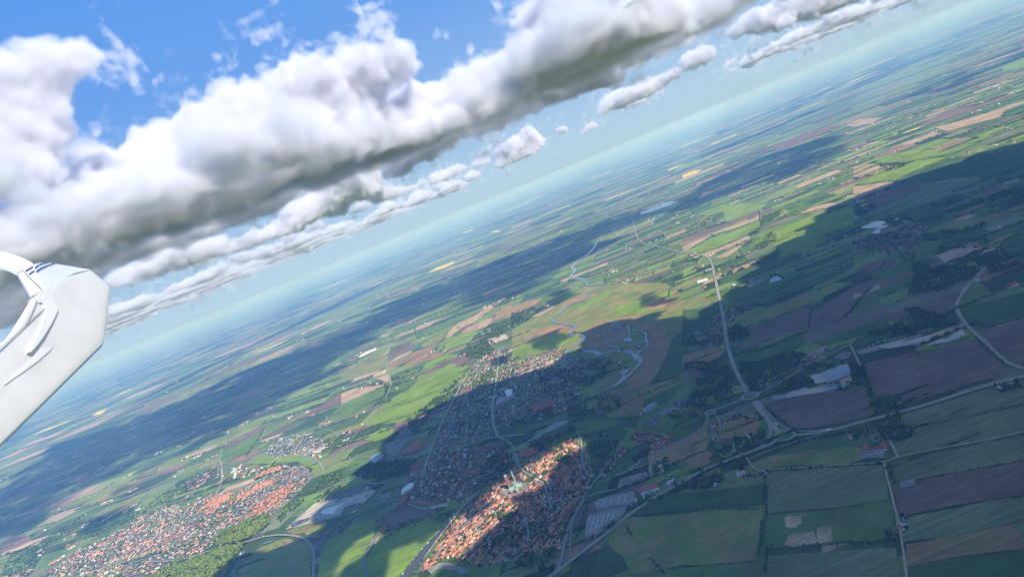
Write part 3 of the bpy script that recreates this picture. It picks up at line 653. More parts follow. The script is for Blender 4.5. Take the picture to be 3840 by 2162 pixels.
# crop | roof weights | wall weights | sx sy | L W eave rise | direction from two points | polygon
HZONES = """
5 O4R6B2D1G1 w5b4y2 12 16 11 7 4.6 4.2 540,1200:720,1020 380,1440 470,1330 540,1200 640,1090 720,1020 820,960 870,890 960,850 1160,760 1220,800 1240,880 1270,930 1210,1060 1140,1180 1110,1300 1000,1330 850,1370 690,1400 600,1350 520,1360 430,1420
5 R6O2B3D2L1 w4b5g1 15 17 13 8 4 4 430,880:600,800 320,1060 340,920 420,870 560,820 720,790 800,790 850,830 820,940 700,1005 640,1050 560,1065 500,1080 340,1060
5 D5G4R4B3O1L1 w5b4g2 20 20 13 8.5 3 3 550,590:500,690 480,800 560,600 650,430 700,340 800,310 880,370 1100,290 1190,340 1200,440 1150,560 1050,640 930,670 800,690 790,740 640,790
4 G5L1O5D3R3B2 w6b4g3 21 20 15 8.5 2.6 2.6 700,1250:1000,1060 230,1420 420,1310 600,1210 700,1150 870,1075 920,1110 1000,1060 1100,1020 1180,1030 1300,960 1420,890 1520,890 1590,940 1480,1040 1370,1150 1150,1210 1080,1270 1040,1310 900,1370 750,1440 500,1450 250,1450
S O8R2 w3b5y1 13 15 12 8 3 3.4 280,780:600,600 260,790 400,640 560,580 640,575 600,640 480,750 400,800
S O7R3 w3b5y1 13 15 12 8 3 3.4 650,690:1050,430 600,690 820,540 1050,430 1110,415 1060,480 860,590 640,690
S R6O4B1 w3b5 12 14 12 8 3 3.4 860,780:1240,500 790,800 900,690 1100,560 1240,480 1300,470 1240,580 1140,680 960,790 800,840
S O9R2 w3b5 13 14 12 8 3 3.4 880,420:1100,330 870,410 1050,310 1150,300 1160,330 1050,365 880,440
S G7D3B2 w3b4g3 14 16 16 8 3 2.6 1060,530:1300,330 1050,540 1200,360 1300,290 1480,350 1480,390 1200,480
S G4R3B3L1 w4b4 18 18 14 8 2.6 2.8 150,480:500,300 130,490 300,380 500,280 510,310 490,410 340,470 220,550
4 D5G5L2R1 w4b3g2 19 19 15 9 2.6 2.4 1380,830:1600,740 1340,830 1380,750 1560,720 1620,760 1680,790 1560,830 1380,850
I R8B3 b7w1 10 15 9 9 4.6 3.4 330,260:500,280 280,310 340,255 500,280 510,310 470,340 330,340
I R8B2 b7w2 11 14 9 9 4.6 3.4 400,430:560,300 400,430 490,330 560,285 615,300 600,350 450,440
I R7B2D1 w3b5 13 15 11 8 3.6 4 20,640:220,410 -20,660 0,560 110,480 220,390 230,420 120,560 60,640
6 R4B3D3G1 w5b4 21 22 13 8 2.8 3.2 20,250:200,190 0,260 150,190 200,195 205,260 130,275 0,280
c R5D4B2G1 w4b5 20 22 13 8 2.8 3.2 0,1340:400,1280 0,1400 0,1350 120,1310 290,1270 310,1150 380,1110 400,1200 420,1300 425,1400 200,1420
c R5D3B3 w4b5 20 22 13 8 2.8 3.2 430,1210:520,1060 425,1220 425,1060 470,1045 540,1070 520,1190 460,1225
d R5D4B3G1 w6b4 38 34 14 9 2.8 3.4 0,1000:650,740 0,1100 0,960 200,900 420,800 650,740 760,760 700,860 620,920 620,1050 450,1070 200,1040
d R4D4B2 w5b4 26 26 13 8.5 2.8 3 480,700:660,760 470,720 500,680 660,740 640,790 540,780
6 R3D3B2 w5b4 34 28 13 8 2.8 3 400,340:700,300 520,340 640,300 740,290 720,330 600,400 530,400
c R4D3G2 w5b4 30 26 13 8 2.8 3 1400,690:1719,580 1380,720 1560,630 1719,570 1719,620 1500,690
I R3D3B2G1 w5b4 26 24 13 8 2.8 3 930,240:1000,400 930,200 1000,190 1000,330 1100,310 1090,340 940,350
4 G4L3R2D3 w5b4 26 24 13 8 2.8 2.8 1170,1440:1220,1340 1140,1450 1200,1330 1230,1320 1200,1400 1170,1450
O R5O3D2 w6b4 15 14 11 8 3.6 3.6 1150,1050:1130,1200 1110,1230 1180,1010 1250,860 1230,1000 1190,1100 1190,1240
e R5O2B2D1 w4b5 22 20 15 9 4 3.4 1480,240:1560,60 1440,430 1500,260 1600,60 1720,20 1720,420 1560,440
"""
def weights(s):
    out = []
    for a, b in zip(s[::2], s[1::2]): out.append((a, float(b)))
    return [o_[0] for o_ in out], np.array([o_[1] for o_ in out])/sum(o_[1] for o_ in out)
STREETS = []
houses = []      # x, y, ang, L, W, eave, rise, roofkey, wallkey
rng = np.random.default_rng(5)
BLOCK = []       # big building footprints, filled before houses
BIG = """
factory_hall|grey sheet factory hall with saw-tooth skylights beside the lorry yard|5|8|grey|1280,1088 1300,1068 1478,1030 1482,1082 1290,1120|6
factory_hall|lower grey factory roof of joined sheds next to the ring road hedge|5|9|grey|1235,1210 1250,1150 1440,1110 1400,1160 1330,1200 1280,1250 1232,1258|8
sports_hall|red sheet-roofed hall dotted with pale skylights above the lorry yard|I|7|red|335,742 500,675 512,728 365,776|9
supermarket|dark-roofed store with pale skylight strips beside the ring road junction|S|7|dark|1262,922 1310,882 1460,842 1440,870 1280,945|2
warehouse|long dark-blue warehouse with white skylight strips beyond the pale yard|e|8|dark|80,985 260,915 600,812 640,828 590,885 300,975 90,1010|8
supermarket|dark flat-roofed store in the cloud shade beside the parking rows|e|7|dark|320,1132 372,1088 580,1035 552,1085 330,1152|2
warehouse|pale white-roofed warehouse with bent eaves at the sunlit yard|e|7|pale|20,1170 110,1110 230,1090 330,1040 210,1150 180,1190 40,1195|0
town_hall|pale flat-roofed block with a red courtyard in the middle town|e|10|pale|1110,925 1140,860 1230,790 1285,780 1262,850 1150,905|0
school|dark solar-roofed school wing below the trees|e|7|dark|978,530 1060,470 1280,395 1270,430 1090,490 990,550|5
car_dealer|low dark-roofed hall packed with pale skylights near the upper fields|e|6|dark|1040,160 1070,105 1310,5 1320,30 1180,120 1060,170|9
gymnasium|tall white gymnasium among the garden streets|5|14|pale|826,528 858,514 864,540 838,552|0
school|grey flat-roofed school wings beside the white gymnasium|5|6|grey|780,575 800,550 850,540 862,552 820,572 785,590|2
school|long grey-roofed works beside the upper lane|I|7|grey|370,85 470,25 505,45 400,105|4
nursing_home|dark flat-roofed home with yellow walls beside the pitch|I|8|dark|610,55 700,10 830,-20 850,5 760,70 690,72|5
school|dark-blue low school with two white roof lights|I|6|dark|395,195 450,160 520,155 525,190 440,225|2
greenhouse|cluster of pale greenhouse roofs beside the brick chimney|S|7|pale|645,425 672,372 690,370 694,395 660,432|0
barn|long grey barn with pale gable at the field edge|F|6|grey|425,1240 560,1216 572,1252 440,1282|0
barn|long grey poultry barn beside the dark square pond|c|5|grey|648,838 820,770 826,784 668,858|0
barn|long pale-roofed barn beside the through road|c|5|pale|140,800 250,766 258,778 150,812|0
warehouse|row of white-roofed sheds in the far fields|a|7|pale|178,742 240,702 350,657 356,668 250,716 184,752|0
village_hall|white-roofed village hall beside the blue lake|d|7|pale|195,845 265,815 275,840 210,860|0
stable|dark-roofed stable with pale yard at the wooded track|d|5|dark|870,1165 960,1145 1030,1140 1020,1160 880,1178|0
farm_shed|red-roofed shed at the right edge of the meadows|d|6|red|1545,1380 1640,1345 1670,1360 1590,1400|0
farm_shed|dark shed in front of the red-roofed shed|d|5|dark|1445,1420 1540,1385 1560,1410 1460,1445|0
church_hall|long red-tiled convent wing in the old town|f|9|redt|945,770 1130,690 1150,740 975,830|0
church_hall|red-tiled convent cross wing with a long ridge|f|9|redt|830,810 875,790 925,920 890,945|0
school|red-tiled school around a court|f|9|redt|840,820 945,775 965,850 870,880|0
warehouse|dark red flat-roofed works behind the garden wall|f|8|redt|365,490 420,470 590,450 640,500 480,560 380,570|0
shopping_block|red-roofed shopping block with car deck|e|9|redt|1225,590 1260,540 1415,505 1405,535 1290,580|0
shopping_block|long red-roofed shopping wing facing the bare plot|e|8|redt|1045,1080 1170,940 1210,945 1130,1080|0
hotel|red sheet hotel wings near the upper parking|e|9|redt|1105,390 1270,230 1340,190 1420,200 1440,280 1250,370|0
row_house|brown row of terraces along the railway|b|8|redt|215,1280 400,1185 450,1195 420,1240 230,1310|0
"""
for ln in BIG.strip().splitlines():
    q = ln.split('|'); P = GP(q[2], [tuple(map(float, s.split(','))) for s in q[5].split()]); BLOCK.append(P)
for ln in HZONES.strip().splitlines():
    p = ln.split(); c = p[0]; rk, rw = weights(p[1]); wk, ww = weights(p[2]); sx, sy, L, W, e, rs = map(float, p[3:9])
    a, b = [G(c, *map(float, s.split(','))) for s in p[9].split(':')]; ang = math.atan2(*(b-a)[::-1])
    poly = GP(c, [tuple(map(float, s.split(','))) for s in p[10:]]); dense = sx < 13 or 'S' == c or 'I' == c
    lane = 5.0 if dense else 7.0; pitch = 2*(W+(7 if dense else 13))+lane; ca_, sa_ = math.cos(ang), math.sin(ang)
    q = np.stack([poly[:, 0]*ca_+poly[:, 1]*sa_, -poly[:, 0]*sa_+poly[:, 1]*ca_], 1); lo, hi = q.min(0), q.max(0); rows = np.arange(lo[1]+pitch*.5, hi[1], pitch)
    def bend(s, y): return y+(4 if dense else 9)*math.sin(s*.006+y*.013)+(2 if dense else 6)*math.sin(s*.017+y*.05)
    pts, side_ = [], []
    for y in rows:
        run = []
        for s in np.arange(lo[0], hi[0], 8.0):
            u_ = np.array([s*ca_-bend(s, y)*sa_, s*sa_+bend(s, y)*ca_])
            if pip(u_[None], poly)[0]: run.append(u_)
            else:
                if len(run) > 5: STREETS.append(np.array(run))
                run = []
        if len(run) > 5: STREETS.append(np.array(run))
        for sd_ in (-1, 1):
            s = lo[0]+rng.uniform(0, sx)
            while s < hi[0]:
                yy = bend(s, y)+sd_*(lane/2+W/2+(1.0 if dense else rng.uniform(3, 8))); pts.append((s*ca_-yy*sa_, s*sa_+yy*ca_)); s += sx*rng.uniform(.88, 1.2)
    P = np.array(pts); P = P[pip(P, poly)]
    d, ra = near_road(P); ok = (d > W*.5+1) & ~in_water(P)
    for bl in BLOCK: ok &= ~pip(P, bl)
    ok &= rng.random(len(P)) > (.07 if dense else .15)
    gc = G('5', 880, 1010); ok &= ~(np.hypot(*(P-gc).T) < 48)
    for (x, y), dd, aa in zip(P[ok], d[ok], ra[ok]):
        an = (aa if dd < 22 else ang) + rng.normal(0, .05) + (math.pi/2 if rng.random() < (.1 if dense else .25) else 0)
        k = rng.uniform(.85, 1.15)
        houses.append((x, y, an, (sx*rng.uniform(.9, 1.12) if dense else L*k*rng.uniform(.9, 1.25)), W*rng.uniform(.85, 1.15), e*rng.uniform(.8, 1.25), rs*rng.uniform(.85, 1.2), rk[rng.choice(len(rk), p=rw)], wk[rng.choice(len(wk), p=ww)]))
for k, L_ in enumerate(STREETS):
    if in_water(L_).any(): continue
    ribbon('street', L_, 4.5, Z0+.24+.0005*k, M_ASPH, 0)
# houses that stand alone
LONE = """
I 960,220 O w;I 960,240 R w;I 1045,190 R w;I 1105,115 R w;I 965,305 L w;I 1060,325 D w;I 865,690 L w;I 975,690 L w;I 1105,665 R b;I 1225,615 R b;I 1265,625 D g;I 1380,598 L w
I 575,655 L w;I 590,690 L w;I 610,668 L g;I 945,430 D g;F 340,700 D w;F 90,800 D w;F 1440,330 L w;F 1340,370 L w;F 1370,405 D w;6 845,745 R w;6 910,738 D w;6 1105,1190 L w;6 1130,1158 D w
6 1100,1205 R w;6 405,930 D w;6 665,340 R w;c 890,368 O w;c 515,830 L w;c 370,670 O w;c 1250,515 O w;c 370,720 R w;c 365,550 L w;c 990,88 O w;c 1005,130 O b;c 310,985 R b;d 390,370 L w;d 840,665 R b
d 440,705 L w;d 670,925 R b;d 815,1080 R w;d 1430,1210 L w;d 1250,1320 L w;a 290,1005 O w;a 360,1015 L w;a 430,1010 R w;a 560,1060 L w;a 690,910 R w;a 540,370 L w;a 20,1060 L w
c 20,260 L w;c 60,240 L w;3 880,755 L w;3 1360,270 L w;3 1390,265 L w;3 1560,770 L w;3 1600,760 L w;3 1250,1290 R w;6 300,930 L w;I 1160,605 L w;S 300,630 L w;S 1080,20 L w;S 185,690 L w
I 1240,300 L w;I 1220,345 L w;6 420,485 L w;6 430,490 D w;6 405,490 L g;I 345,115 R w;L 470,960 L w;O 30,950 R b;O 20,975 R b
"""
for it in LONE.replace('\n', ';').split(';'):
    p = it.split()
    if len(p) == 4:
        x, y = G(p[0], *map(float, p[1].split(','))); houses.append((x, y, rng.uniform(0, 3), rng.uniform(14, 20), 9, 3.2, 3.6, p[2], p[3]))
for _ in range(520):                        # farms scattered over the plain
    yy = 3300+9500*rng.random()**1.5; xx = rng.uniform(-.8, 1.0)*yy
    if any(pip(np.array([[xx, yy]]), P)[0] for c_, P in FIELD_POLYS) or in_water(np.array([[xx, yy]]))[0]: continue
    for k in range(rng.integers(2, 5)): houses.append((xx+rng.normal(0, 28), yy+rng.normal(0, 28), rng.uniform(0, 3), rng.uniform(14, 42), rng.uniform(9, 14), 4, 4, 'LLGRORDB'[rng.integers(0, 8)], 'wwb'[rng.integers(0, 3)]))
HS = np.array([h[:7] for h in houses], float); HR = [h[7] for h in houses]; HW = [h[8] for h in houses]
print('houses', len(HS))
def gable(L, W, e, r, ov=.35):
    l, w = L/2, W/2
    wall = [(-l, -w, 0), (l, -w, 0), (l, w, 0), (-l, w, 0), (-l, -w, e), (l, -w, e), (l, w, e), (-l, w, e), (-l, 0, e+r), (l, 0, e+r)]
    wq = [(0, 1, 5, 4), (2, 3, 7, 6), (1, 2, 6, 5), (3, 0, 4, 7)]; wt = [(5, 6, 9), (7, 4, 8)]
    dz = r/w*ov; t = .25
    roof = [(-l-ov, -w-ov, e-dz+t), (l+ov, -w-ov, e-dz+t), (l+ov, 0, e+r+t), (-l-ov, 0, e+r+t), (-l-ov, w+ov, e-dz+t), (l+ov, w+ov, e-dz+t)]
    rq = [(0, 1, 2, 3), (3, 2, 5, 4)]
    return np.array(wall, float), wq, wt, np.array(roof, float), rq
pd, wd = to_disp(np.c_[HS[:, :2], np.full(len(HS), 3.0)])
inview = (pd[:, 0] > 0) & (pd[:, 0] < 2575) & (pd[:, 1] > 0) & (pd[:, 1] < 1450) & (wd > 0)
score = np.where(inview, np.sqrt(HS[:, 3]*HS[:, 4])/np.hypot(np.hypot(HS[:, 0], HS[:, 1]), H), 0); order = np.argsort(-score)
single = order[:300]; rest = order[300:]
hl = rank_labels(HS[single, :2])
UW, UQ, UT, UR, URQ = gable(1, 1, 1, 1, .04); UR[:, 2] -= .0
CHV = np.array([(x, y, z) for z in (-.9, .7) for x, y in ((-.35, -.35), (.35, -.35), (.35, .35), (-.35, .35))]); CHF = [(0, 1, 5, 4), (1, 2, 6, 5), (2, 3, 7, 6), (3, 0, 4, 7), (4, 5, 6, 7)]
me_ch = bpy.data.meshes.new("chimney"); me_ch.from_pydata(CHV.tolist(), [], CHF); me_ch.materials.append(M_BRICK)
shape_cache = {}
for j, i in enumerate(single):
    x, y, an, L, W, e, r = HS[i]; key = (round(L/2), round(W), round(e*2), round(r*2))
    if key not in shape_cache:
        wv, wq, wt, rv, rq = gable(key[0]*2, key[1], key[2]/2, key[3]/2)
        mw_ = bpy.data.meshes.new("wall"); mw_.from_pydata(wv.tolist(), [], wq+wt); mw_.materials.append(M_WALL_O)
        mr_ = bpy.data.meshes.new("roof"); mr_.from_pydata(rv.tolist(), [], rq); mr_.materials.append(M_ROOF_O)
        shape_cache[key] = (mw_, mr_, key[2]/2+key[3]/2, key[0]*2)
    mw_, mr_, top, LL = shape_cache[key]; lm, rk_ = hl[i] if False else hl[j]
    t = link(bpy.data.objects.new("house", None)); t.location = (x, y, 0); t.rotation_euler = (0, 0, an)
    tag(t, f"{RC[HR[i]][1]} house with {WC[HW[i]][1]} walls, {rk_} house to {lm}", "house", "houses of the town and its outskirts")
    v = rng.uniform(.8, 1.2)
    ow = obj("wall", mw_, t); ow.color = (*[c*rng.uniform(.9, 1.1) for c in WC[HW[i]][0]], 1)
    orf = obj("roof", mr_, t); orf.color = (*[c*v for c in RC[HR[i]][0]], 1)
    if j % 3 == 0:
        oc = obj("chimney", me_ch, orf); oc.location = (LL*.3, 0, top)
# the rest of the town, far smaller in the picture
def houses_mesh(ix):
    n = len(ix); c, s = np.cos(HS[ix, 2]), np.sin(HS[ix, 2])
    def place(U, ov):
        X = U[None, :, 0]*(HS[ix, 3][:, None]+ov); Y = U[None, :, 1]*(HS[ix, 4][:, None]+ov)
        z = U[:, 2]; Z = np.where(z[None] <= 1, z[None]*HS[ix, 5][:, None], HS[ix, 5][:, None]+(z[None]-1)*HS[ix, 6][:, None])
        return np.stack([HS[ix, 0][:, None]+X*c[:, None]-Y*s[:, None], HS[ix, 1][:, None]+X*s[:, None]+Y*c[:, None], Z], -1).reshape(-1, 3)
    Wv = place(UW, 0); Ru = np.array([(-.5, -.5, .97), (.5, -.5, .97), (.5, 0, 2.06), (-.5, 0, 2.06), (-.5, .5, .97), (.5, .5, .97)]); Rv = place(Ru, .7)
    o10 = (np.arange(n)*10)[:, None, None]; o6 = (np.arange(n)*6)[:, None, None]+len(Wv)
    wq = (np.array(UQ)[None]+o10).reshape(-1, 4); wt = (np.array(UT)[None]+o10).reshape(-1, 3); rq = (np.array(URQ)[None]+o6).reshape(-1, 4)
    cw = np.repeat(np.array([WC[HW[i]][0] for i in ix]), 10, 0)*np.repeat(rng.uniform(.85, 1.1, (n, 1)), 10, 0)
    cr = np.repeat(np.array([RC[HR[i]][0] for i in ix])*rng.uniform(.75, 1.25, (n, 1)), 6, 0)
    mi = np.concatenate([np.zeros(len(wq)), np.ones(len(rq)), np.zeros(len(wt))])
    return mesh_np("distant_houses", np.concatenate([Wv, Rv]), [wq, rq, wt], [M_WALL, M_ROOF], np.concatenate([cw, cr]), mi)
o = obj("distant_houses", houses_mesh(rest)); tag(o, "mass of small distant house roofs in the suburbs and upper town", "houses", kind='stuff')

# ------------------------------------------------------------------ large buildings
def prism_part(name, P, z0, z1, mat, parent, top=True):
    n = len(P); V = [(x, y, z0) for x, y in P]+[(x, y, z1) for x, y in P]
    F = [(i, (i+1) % n, n+(i+1) % n, n+i) for i in range(n)]
    if top: F.append(tuple(range(n, 2*n)))
    me = bpy.data.meshes.new(name); me.from_pydata(V, [], F); me.materials.append(mat); return obj(name, me, parent)
def inset(P, d):
    c = P.mean(0); v = P-c; L = np.hypot(*v.T)[:, None]; return c+v*np.maximum(0, 1-d/L)
ROOFM = {'grey': M_GREYROOF, 'dark': M_DARKROOF, 'pale': M_LIGHTROOF, 'red': M_REDROOF, 'redt': None}
M_REDT = plain_mat("old_red_tiles", (.30, .105, .065), .85, .15, .2, .3)
WALLM = {'grey': plain_mat("grey_cladding", (.34, .33, .32), .8), 'dark': plain_mat("sand_cladding", (.38, .33, .25), .8), 'pale': M_WHITE, 'red': M_WHITE, 'redt': M_BRICK}
for ln, P in zip(BIG.strip().splitlines(), BLOCK):
    nm, label, c, h, kind, pts, nsky = ln.split('|'); h = float(h); nsky = int(nsky)
    a = .5*np.sum(P[:, 0]*np.roll(P[:, 1], -1)-np.roll(P[:, 0], -1)*P[:, 1])
    if a < 0: P = P[::-1]
    cen = P.mean(0); t = link(bpy.data.objects.new(nm, None)); t.location = (*cen, 0); tag(t, label, nm.replace('_', ' '))
    Q = P-cen
    prism_part("wall", Q, 0, h, WALLM[kind], t, False)
    if kind == 'redt' or nm == 'barn' or nm == 'farm_shed':       # pitched: hip roof over the footprint
        e = np.roll(Q, -1, 0)-Q; L = np.hypot(*e.T); i = int(L.argmax()); u = e[i]/L[i]; v_ = np.array([-u[1], u[0]])
        q = np.stack([Q@u, Q@v_], 1); w = (q[:, 1].max()-q[:, 1].min())/2; mid = (q[:, 1].max()+q[:, 1].min())/2
        x0, x1 = q[:, 0].min()+w*.5, q[:, 0].max()-w*.5
        E = [(x*1.02, y*1.02, h-.1) for x, y in Q]; rz = h+min(w*.75, 7)
        ridge = [tuple((u*x0+v_*mid))+(rz,), tuple((u*x1+v_*mid))+(rz,)]
        n = len(Q); V = E+ridge; F = []
        for k in range(n):
            k2 = (k+1) % n; ra_ = n if abs(q[k, 0]-x0) < abs(q[k, 0]-x1) else n+1; rb_ = n if abs(q[k2, 0]-x0) < abs(q[k2, 0]-x1) else n+1
            F.append((k, k2, ra_) if ra_ == rb_ else (k, k2, rb_, ra_))
        me = bpy.data.meshes.new("roof"); me.from_pydata(V, [], F); me.materials.append(M_REDT if kind == 'redt' else ROOFM[kind]); obj("roof", me, t)
    else:
        rf = prism_part("roof", inset(Q, -.4), h-.3, h+.5, ROOFM[kind], t)
        e = np.roll(Q, -1, 0)-Q; L = np.hypot(*e.T); i = int(L.argmax()); u = e[i]/L[i]; v_ = np.array([-u[1], u[0]])
        q = np.stack([Q@u, Q@v_], 1); qi = q.mean(0)+(q-q.mean(0))*.88
        for k in range(nsky):
            f = (k+.5)/nsky; x = q[:, 0].min()*(1-f)+q[:, 0].max()*f
            ys = np.linspace(q[:, 1].min(), q[:, 1].max(), 60); m = pip(np.stack([np.full(60, x), ys], 1), qi); ys = ys[m]
            if len(ys) < 4: continue
            reps = 4 if nsky >= 9 else 1
            for rr in range(reps):
                ya = ys[0]+(ys[-1]-ys[0])*(rr+.12)/reps; yb = ys[0]+(ys[-1]-ys[0])*(rr+(.45 if reps > 1 else .88))/reps
                s = .55; C = [u*(x+dx)+v_*yy for dx, yy in ((-s, ya), (s, ya), (s, yb), (-s, yb))]
                prism_part("skylight", np.array(C), h+.5, h+1.1, M_GLASS, rf)

# the church: nave with copper roof, aisles, transept, apse, heavy square tower, slim green spire
gc = G('5', 880, 1012); u = G('5', 905, 1050)-gc; ca = math.atan2(u[1], u[0])
ch = link(bpy.data.objects.new("church", None)); ch.location = (*gc, 0); ch.rotation_euler = (0, 0, ca)
tag(ch, "old church with green copper roofs, square brick tower and slim green spire", "church")
def box_me(name, x0, x1, y0, y1, z0, z1, mat, parent):
    return prism_part(name, np.array([(x0, y0), (x1, y0), (x1, y1), (x0, y1)]), z0, z1, mat, parent)
def gable_at(name, cx, cy_, L, W, z, r, mat, parent, rot=0):
    V = [(-L/2, -W/2, z), (L/2, -W/2, z), (L/2, W/2, z), (-L/2, W/2, z), (-L/2, 0, z+r), (L/2, 0, z+r)]
    c, s = math.cos(rot), math.sin(rot); V = [(cx+x*c-y*s, cy_+x*s+y*c, q) for x, y, q in V]
    me = bpy.data.meshes.new(name); me.from_pydata(V, [], [(0, 1, 5, 4), (2, 3, 4, 5), (3, 0, 4), (1, 2, 5), (3, 2, 1, 0)]); me.materials.append(mat); return obj(name, me, parent)
M_TUFA = plain_mat("tufa_stone", (.30, .27, .22), .9, .1, .25, .5)
box_me("nave", -28, 26, -7, 7, 0, 16, M_TUFA, ch); gable_at("nave_roof", -1, 0, 55, 15, 16, 8, M_COPPER, ch)
for s in (-1, 1):
    box_me("aisle", -28, 20, *sorted((s*7.1, s*17)), 0, 8, M_BRICK, ch)
    V = [(-28.5, s*7.1, 13), (20.5, s*7.1, 13), (20.5, s*17.6, 8.1), (-28.5, s*17.6, 8.1)]; me = bpy.data.meshes.new("aisle_roof"); me.from_pydata(V, [], [(0, 1, 2, 3)]); me.materials.append(M_COPPER); obj("aisle_roof", me, ch)
box_me("transept", 8, 20, -21, 21, 0, 15, M_TUFA, ch); gable_at("transept_roof", 14, 0, 43, 12.6, 15, 7.6, M_COPPER, ch, math.pi/2)
aps = [(26+8*math.cos(a), 6.5*math.sin(a)) for a in np.linspace(-math.pi/2, math.pi/2, 9)]
ap = prism_part("apse", np.array(aps), 0, 12, M_TUFA, ch)
V = [(x, y, 12.1) for x, y in aps]+[(26, 0, 17)]; me = bpy.data.meshes.new("apse_roof"); me.from_pydata(V, [], [(i, i+1, 9) for i in range(8)]); me.materials.append(M_COPPER); obj("apse_roof", me, ap)
tw = box_me("square_tower", -38, -27, -18, -7, 0, 48, M_BRICK, ch)
V = [(-38.4, -18.4, 48.1), (-26.6, -18.4, 48.1), (-26.6, -6.6, 48.1), (-38.4, -6.6, 48.1), (-32.5, -12.5, 52)]; me = bpy.data.meshes.new("tower_roof"); me.from_pydata(V, [], [(0, 1, 4), (1, 2, 4), (2, 3, 4), (3, 0, 4)]); me.materials.append(M_COPPER); obj("tower_roof", me, tw)
tw2 = box_me("slim_tower", -36, -29, 7.2, 14.5, 0, 34, M_TUFA, ch)
V = [(-36.4, 6.8, 34.1), (-28.6, 6.8, 34.1), (-28.6, 14.9, 34.1), (-36.4, 14.9, 34.1), (-32.5, 10.8, 62)]; me = bpy.data.meshes.new("spire"); me.from_pydata(V, [], [(0, 1, 4), (1, 2, 4), (2, 3, 4), (3, 0, 4)]); me.materials.append(M_COPPER); obj("spire", me, tw2)
for k in range(5):
    for s in (-1, 1): box_me("window", -22+k*9, -20+k*9, *sorted((s*17.03, s*17.15)), 2, 6.5, M_GLASSD, ch)

# red-roofed farm round its yard
fg = G('F', 175, 935); fa = math.atan2(*(G('F', 250, 925)-G('F', 110, 945))[::-1])
fm = link(bpy.data.objects.new("farmhouse", None)); fm.location = (*fg, 0); fm.rotation_euler = (0, 0, fa)
tag(fm, "white-walled farm with bright red roofs round a yard below the ring road", "farm")
for nm, cx, cy_, L, W, rot, mat in (("main_house", 26, 6, 30, 10, math.pi/2, M_REDROOF), ("side_wing", -14, 12, 26, 10, math.pi/2, M_REDROOF), ("rear_wing", 8, -2, 40, 9, 0, M_REDROOF), ("barn_wing", 2, -17, 42, 11, 0, M_GREYROOF)):
    c, s = math.cos(rot), math.sin(rot); C = np.array([(cx+x*c-y*s, cy_+x*s+y*c) for x, y in ((-L/2, -W/2), (L/2, -W/2), (L/2, W/2), (-L/2, W/2))])
    wg = prism_part(nm, C, 0, 3.6+.1*len(nm), M_WHITE, fm); gable_at("roof", cx, cy_, L+.8, W+1, 3.7+.1*len(nm), 4.2, mat, wg, rot)
# brick chimney of the greenhouse works
sg = G('S', 608, 425); chm = link(bpy.data.objects.new("factory_chimney", None)); chm.location = (*sg, 0); tag(chm, "tall dark factory chimney beside pale greenhouse roofs", "chimney")
a = np.linspace(0, 2*math.pi, 13)[:-1]
def frustum(name, r0, r1, z0, z1, mat, parent, n=12, cx=0, cy_=0):
    a = np.linspace(0, 2*math.pi, n+1)[:-1]; V = [(cx+r0*math.cos(t), cy_+r0*math.sin(t), z0) for t in a]+[(cx+r1*math.cos(t), cy_+r1*math.sin(t), z1) for t in a]
    F = [(i, (i+1) % n, n+(i+1) % n, n+i) for i in range(n)]+[tuple(range(n, 2*n))]; me = bpy.data.meshes.new(name); me.from_pydata(V, [], F); me.materials.append(mat); return obj(name, me, parent)
frustum("shaft", 3.4, 2.3, 0, 52, M_BRICK, chm); frustum("cap", 2.8, 2.6, 52.02, 54, M_DARKROOF, chm)
# ------------------------------------------------------------------ trees
def jitter_ball(v, rng, a): return v*(1+rng.uniform(-a, a, (len(v), 1)))
def crown_variant(kind, rng, fine):
    """unit tree, height 1: crown vertices, faces, per-vertex light/dark leaf tint"""
    Vv, Ff, T = [], [], []; iv, jf = (I2V, I2F) if fine == 2 else (I1V, I1F); n = 0
    def add(c, r, tint):
        nonlocal n
        v = jitter_ball(iv, rng, .28)*np.array(r)+np.array(c); Vv.append(v); Ff.append(jf+n); n += len(v); T.append(np.clip(tint*(1+rng.uniform(-.25, .25, len(v))), .3, 2))
    if kind == 'fir':
        for k in range(4 if fine else 2):
            f = k/(4 if fine else 2); add((0, 0, .25+.65*f), (.24*(1-f*.75), .24*(1-f*.75), .2), rng.uniform(.7, 1.2))
    else:
        m = {2: 9, 1: 6, 0: 3}[fine]
        add((0, 0, .6), (.26, .26, .3), .85)
        for k in range(m-1):
            a = 2*math.pi*k/(m-1)+rng.uniform(-.4, .4); q = rng.uniform(.12, .26)
            add((q*math.cos(a), q*math.sin(a), rng.uniform(.38, .85)), (rng.uniform(.13, .22),)*2+(rng.uniform(.12, .19),), rng.uniform(.6, 1.35))
    return np.concatenate(Vv), np.concatenate(Ff), np.concatenate(T)
rt_ = np.random.default_rng(21)
VAR = {f: [crown_variant('fir' if k == 0 else 'broad', rt_, f) for k in range(6)] for f in (0, 1, 2)}
LEAFC = {'b': (.11, .175, .022), 'g': (.052, .095, .02), 'd': (.029, .055, .019), 'y': (.17, .18, .03), 'o': (.12, .115, .05), 'c': (.055, .025, .028), 'p': (.13, .15, .05)}
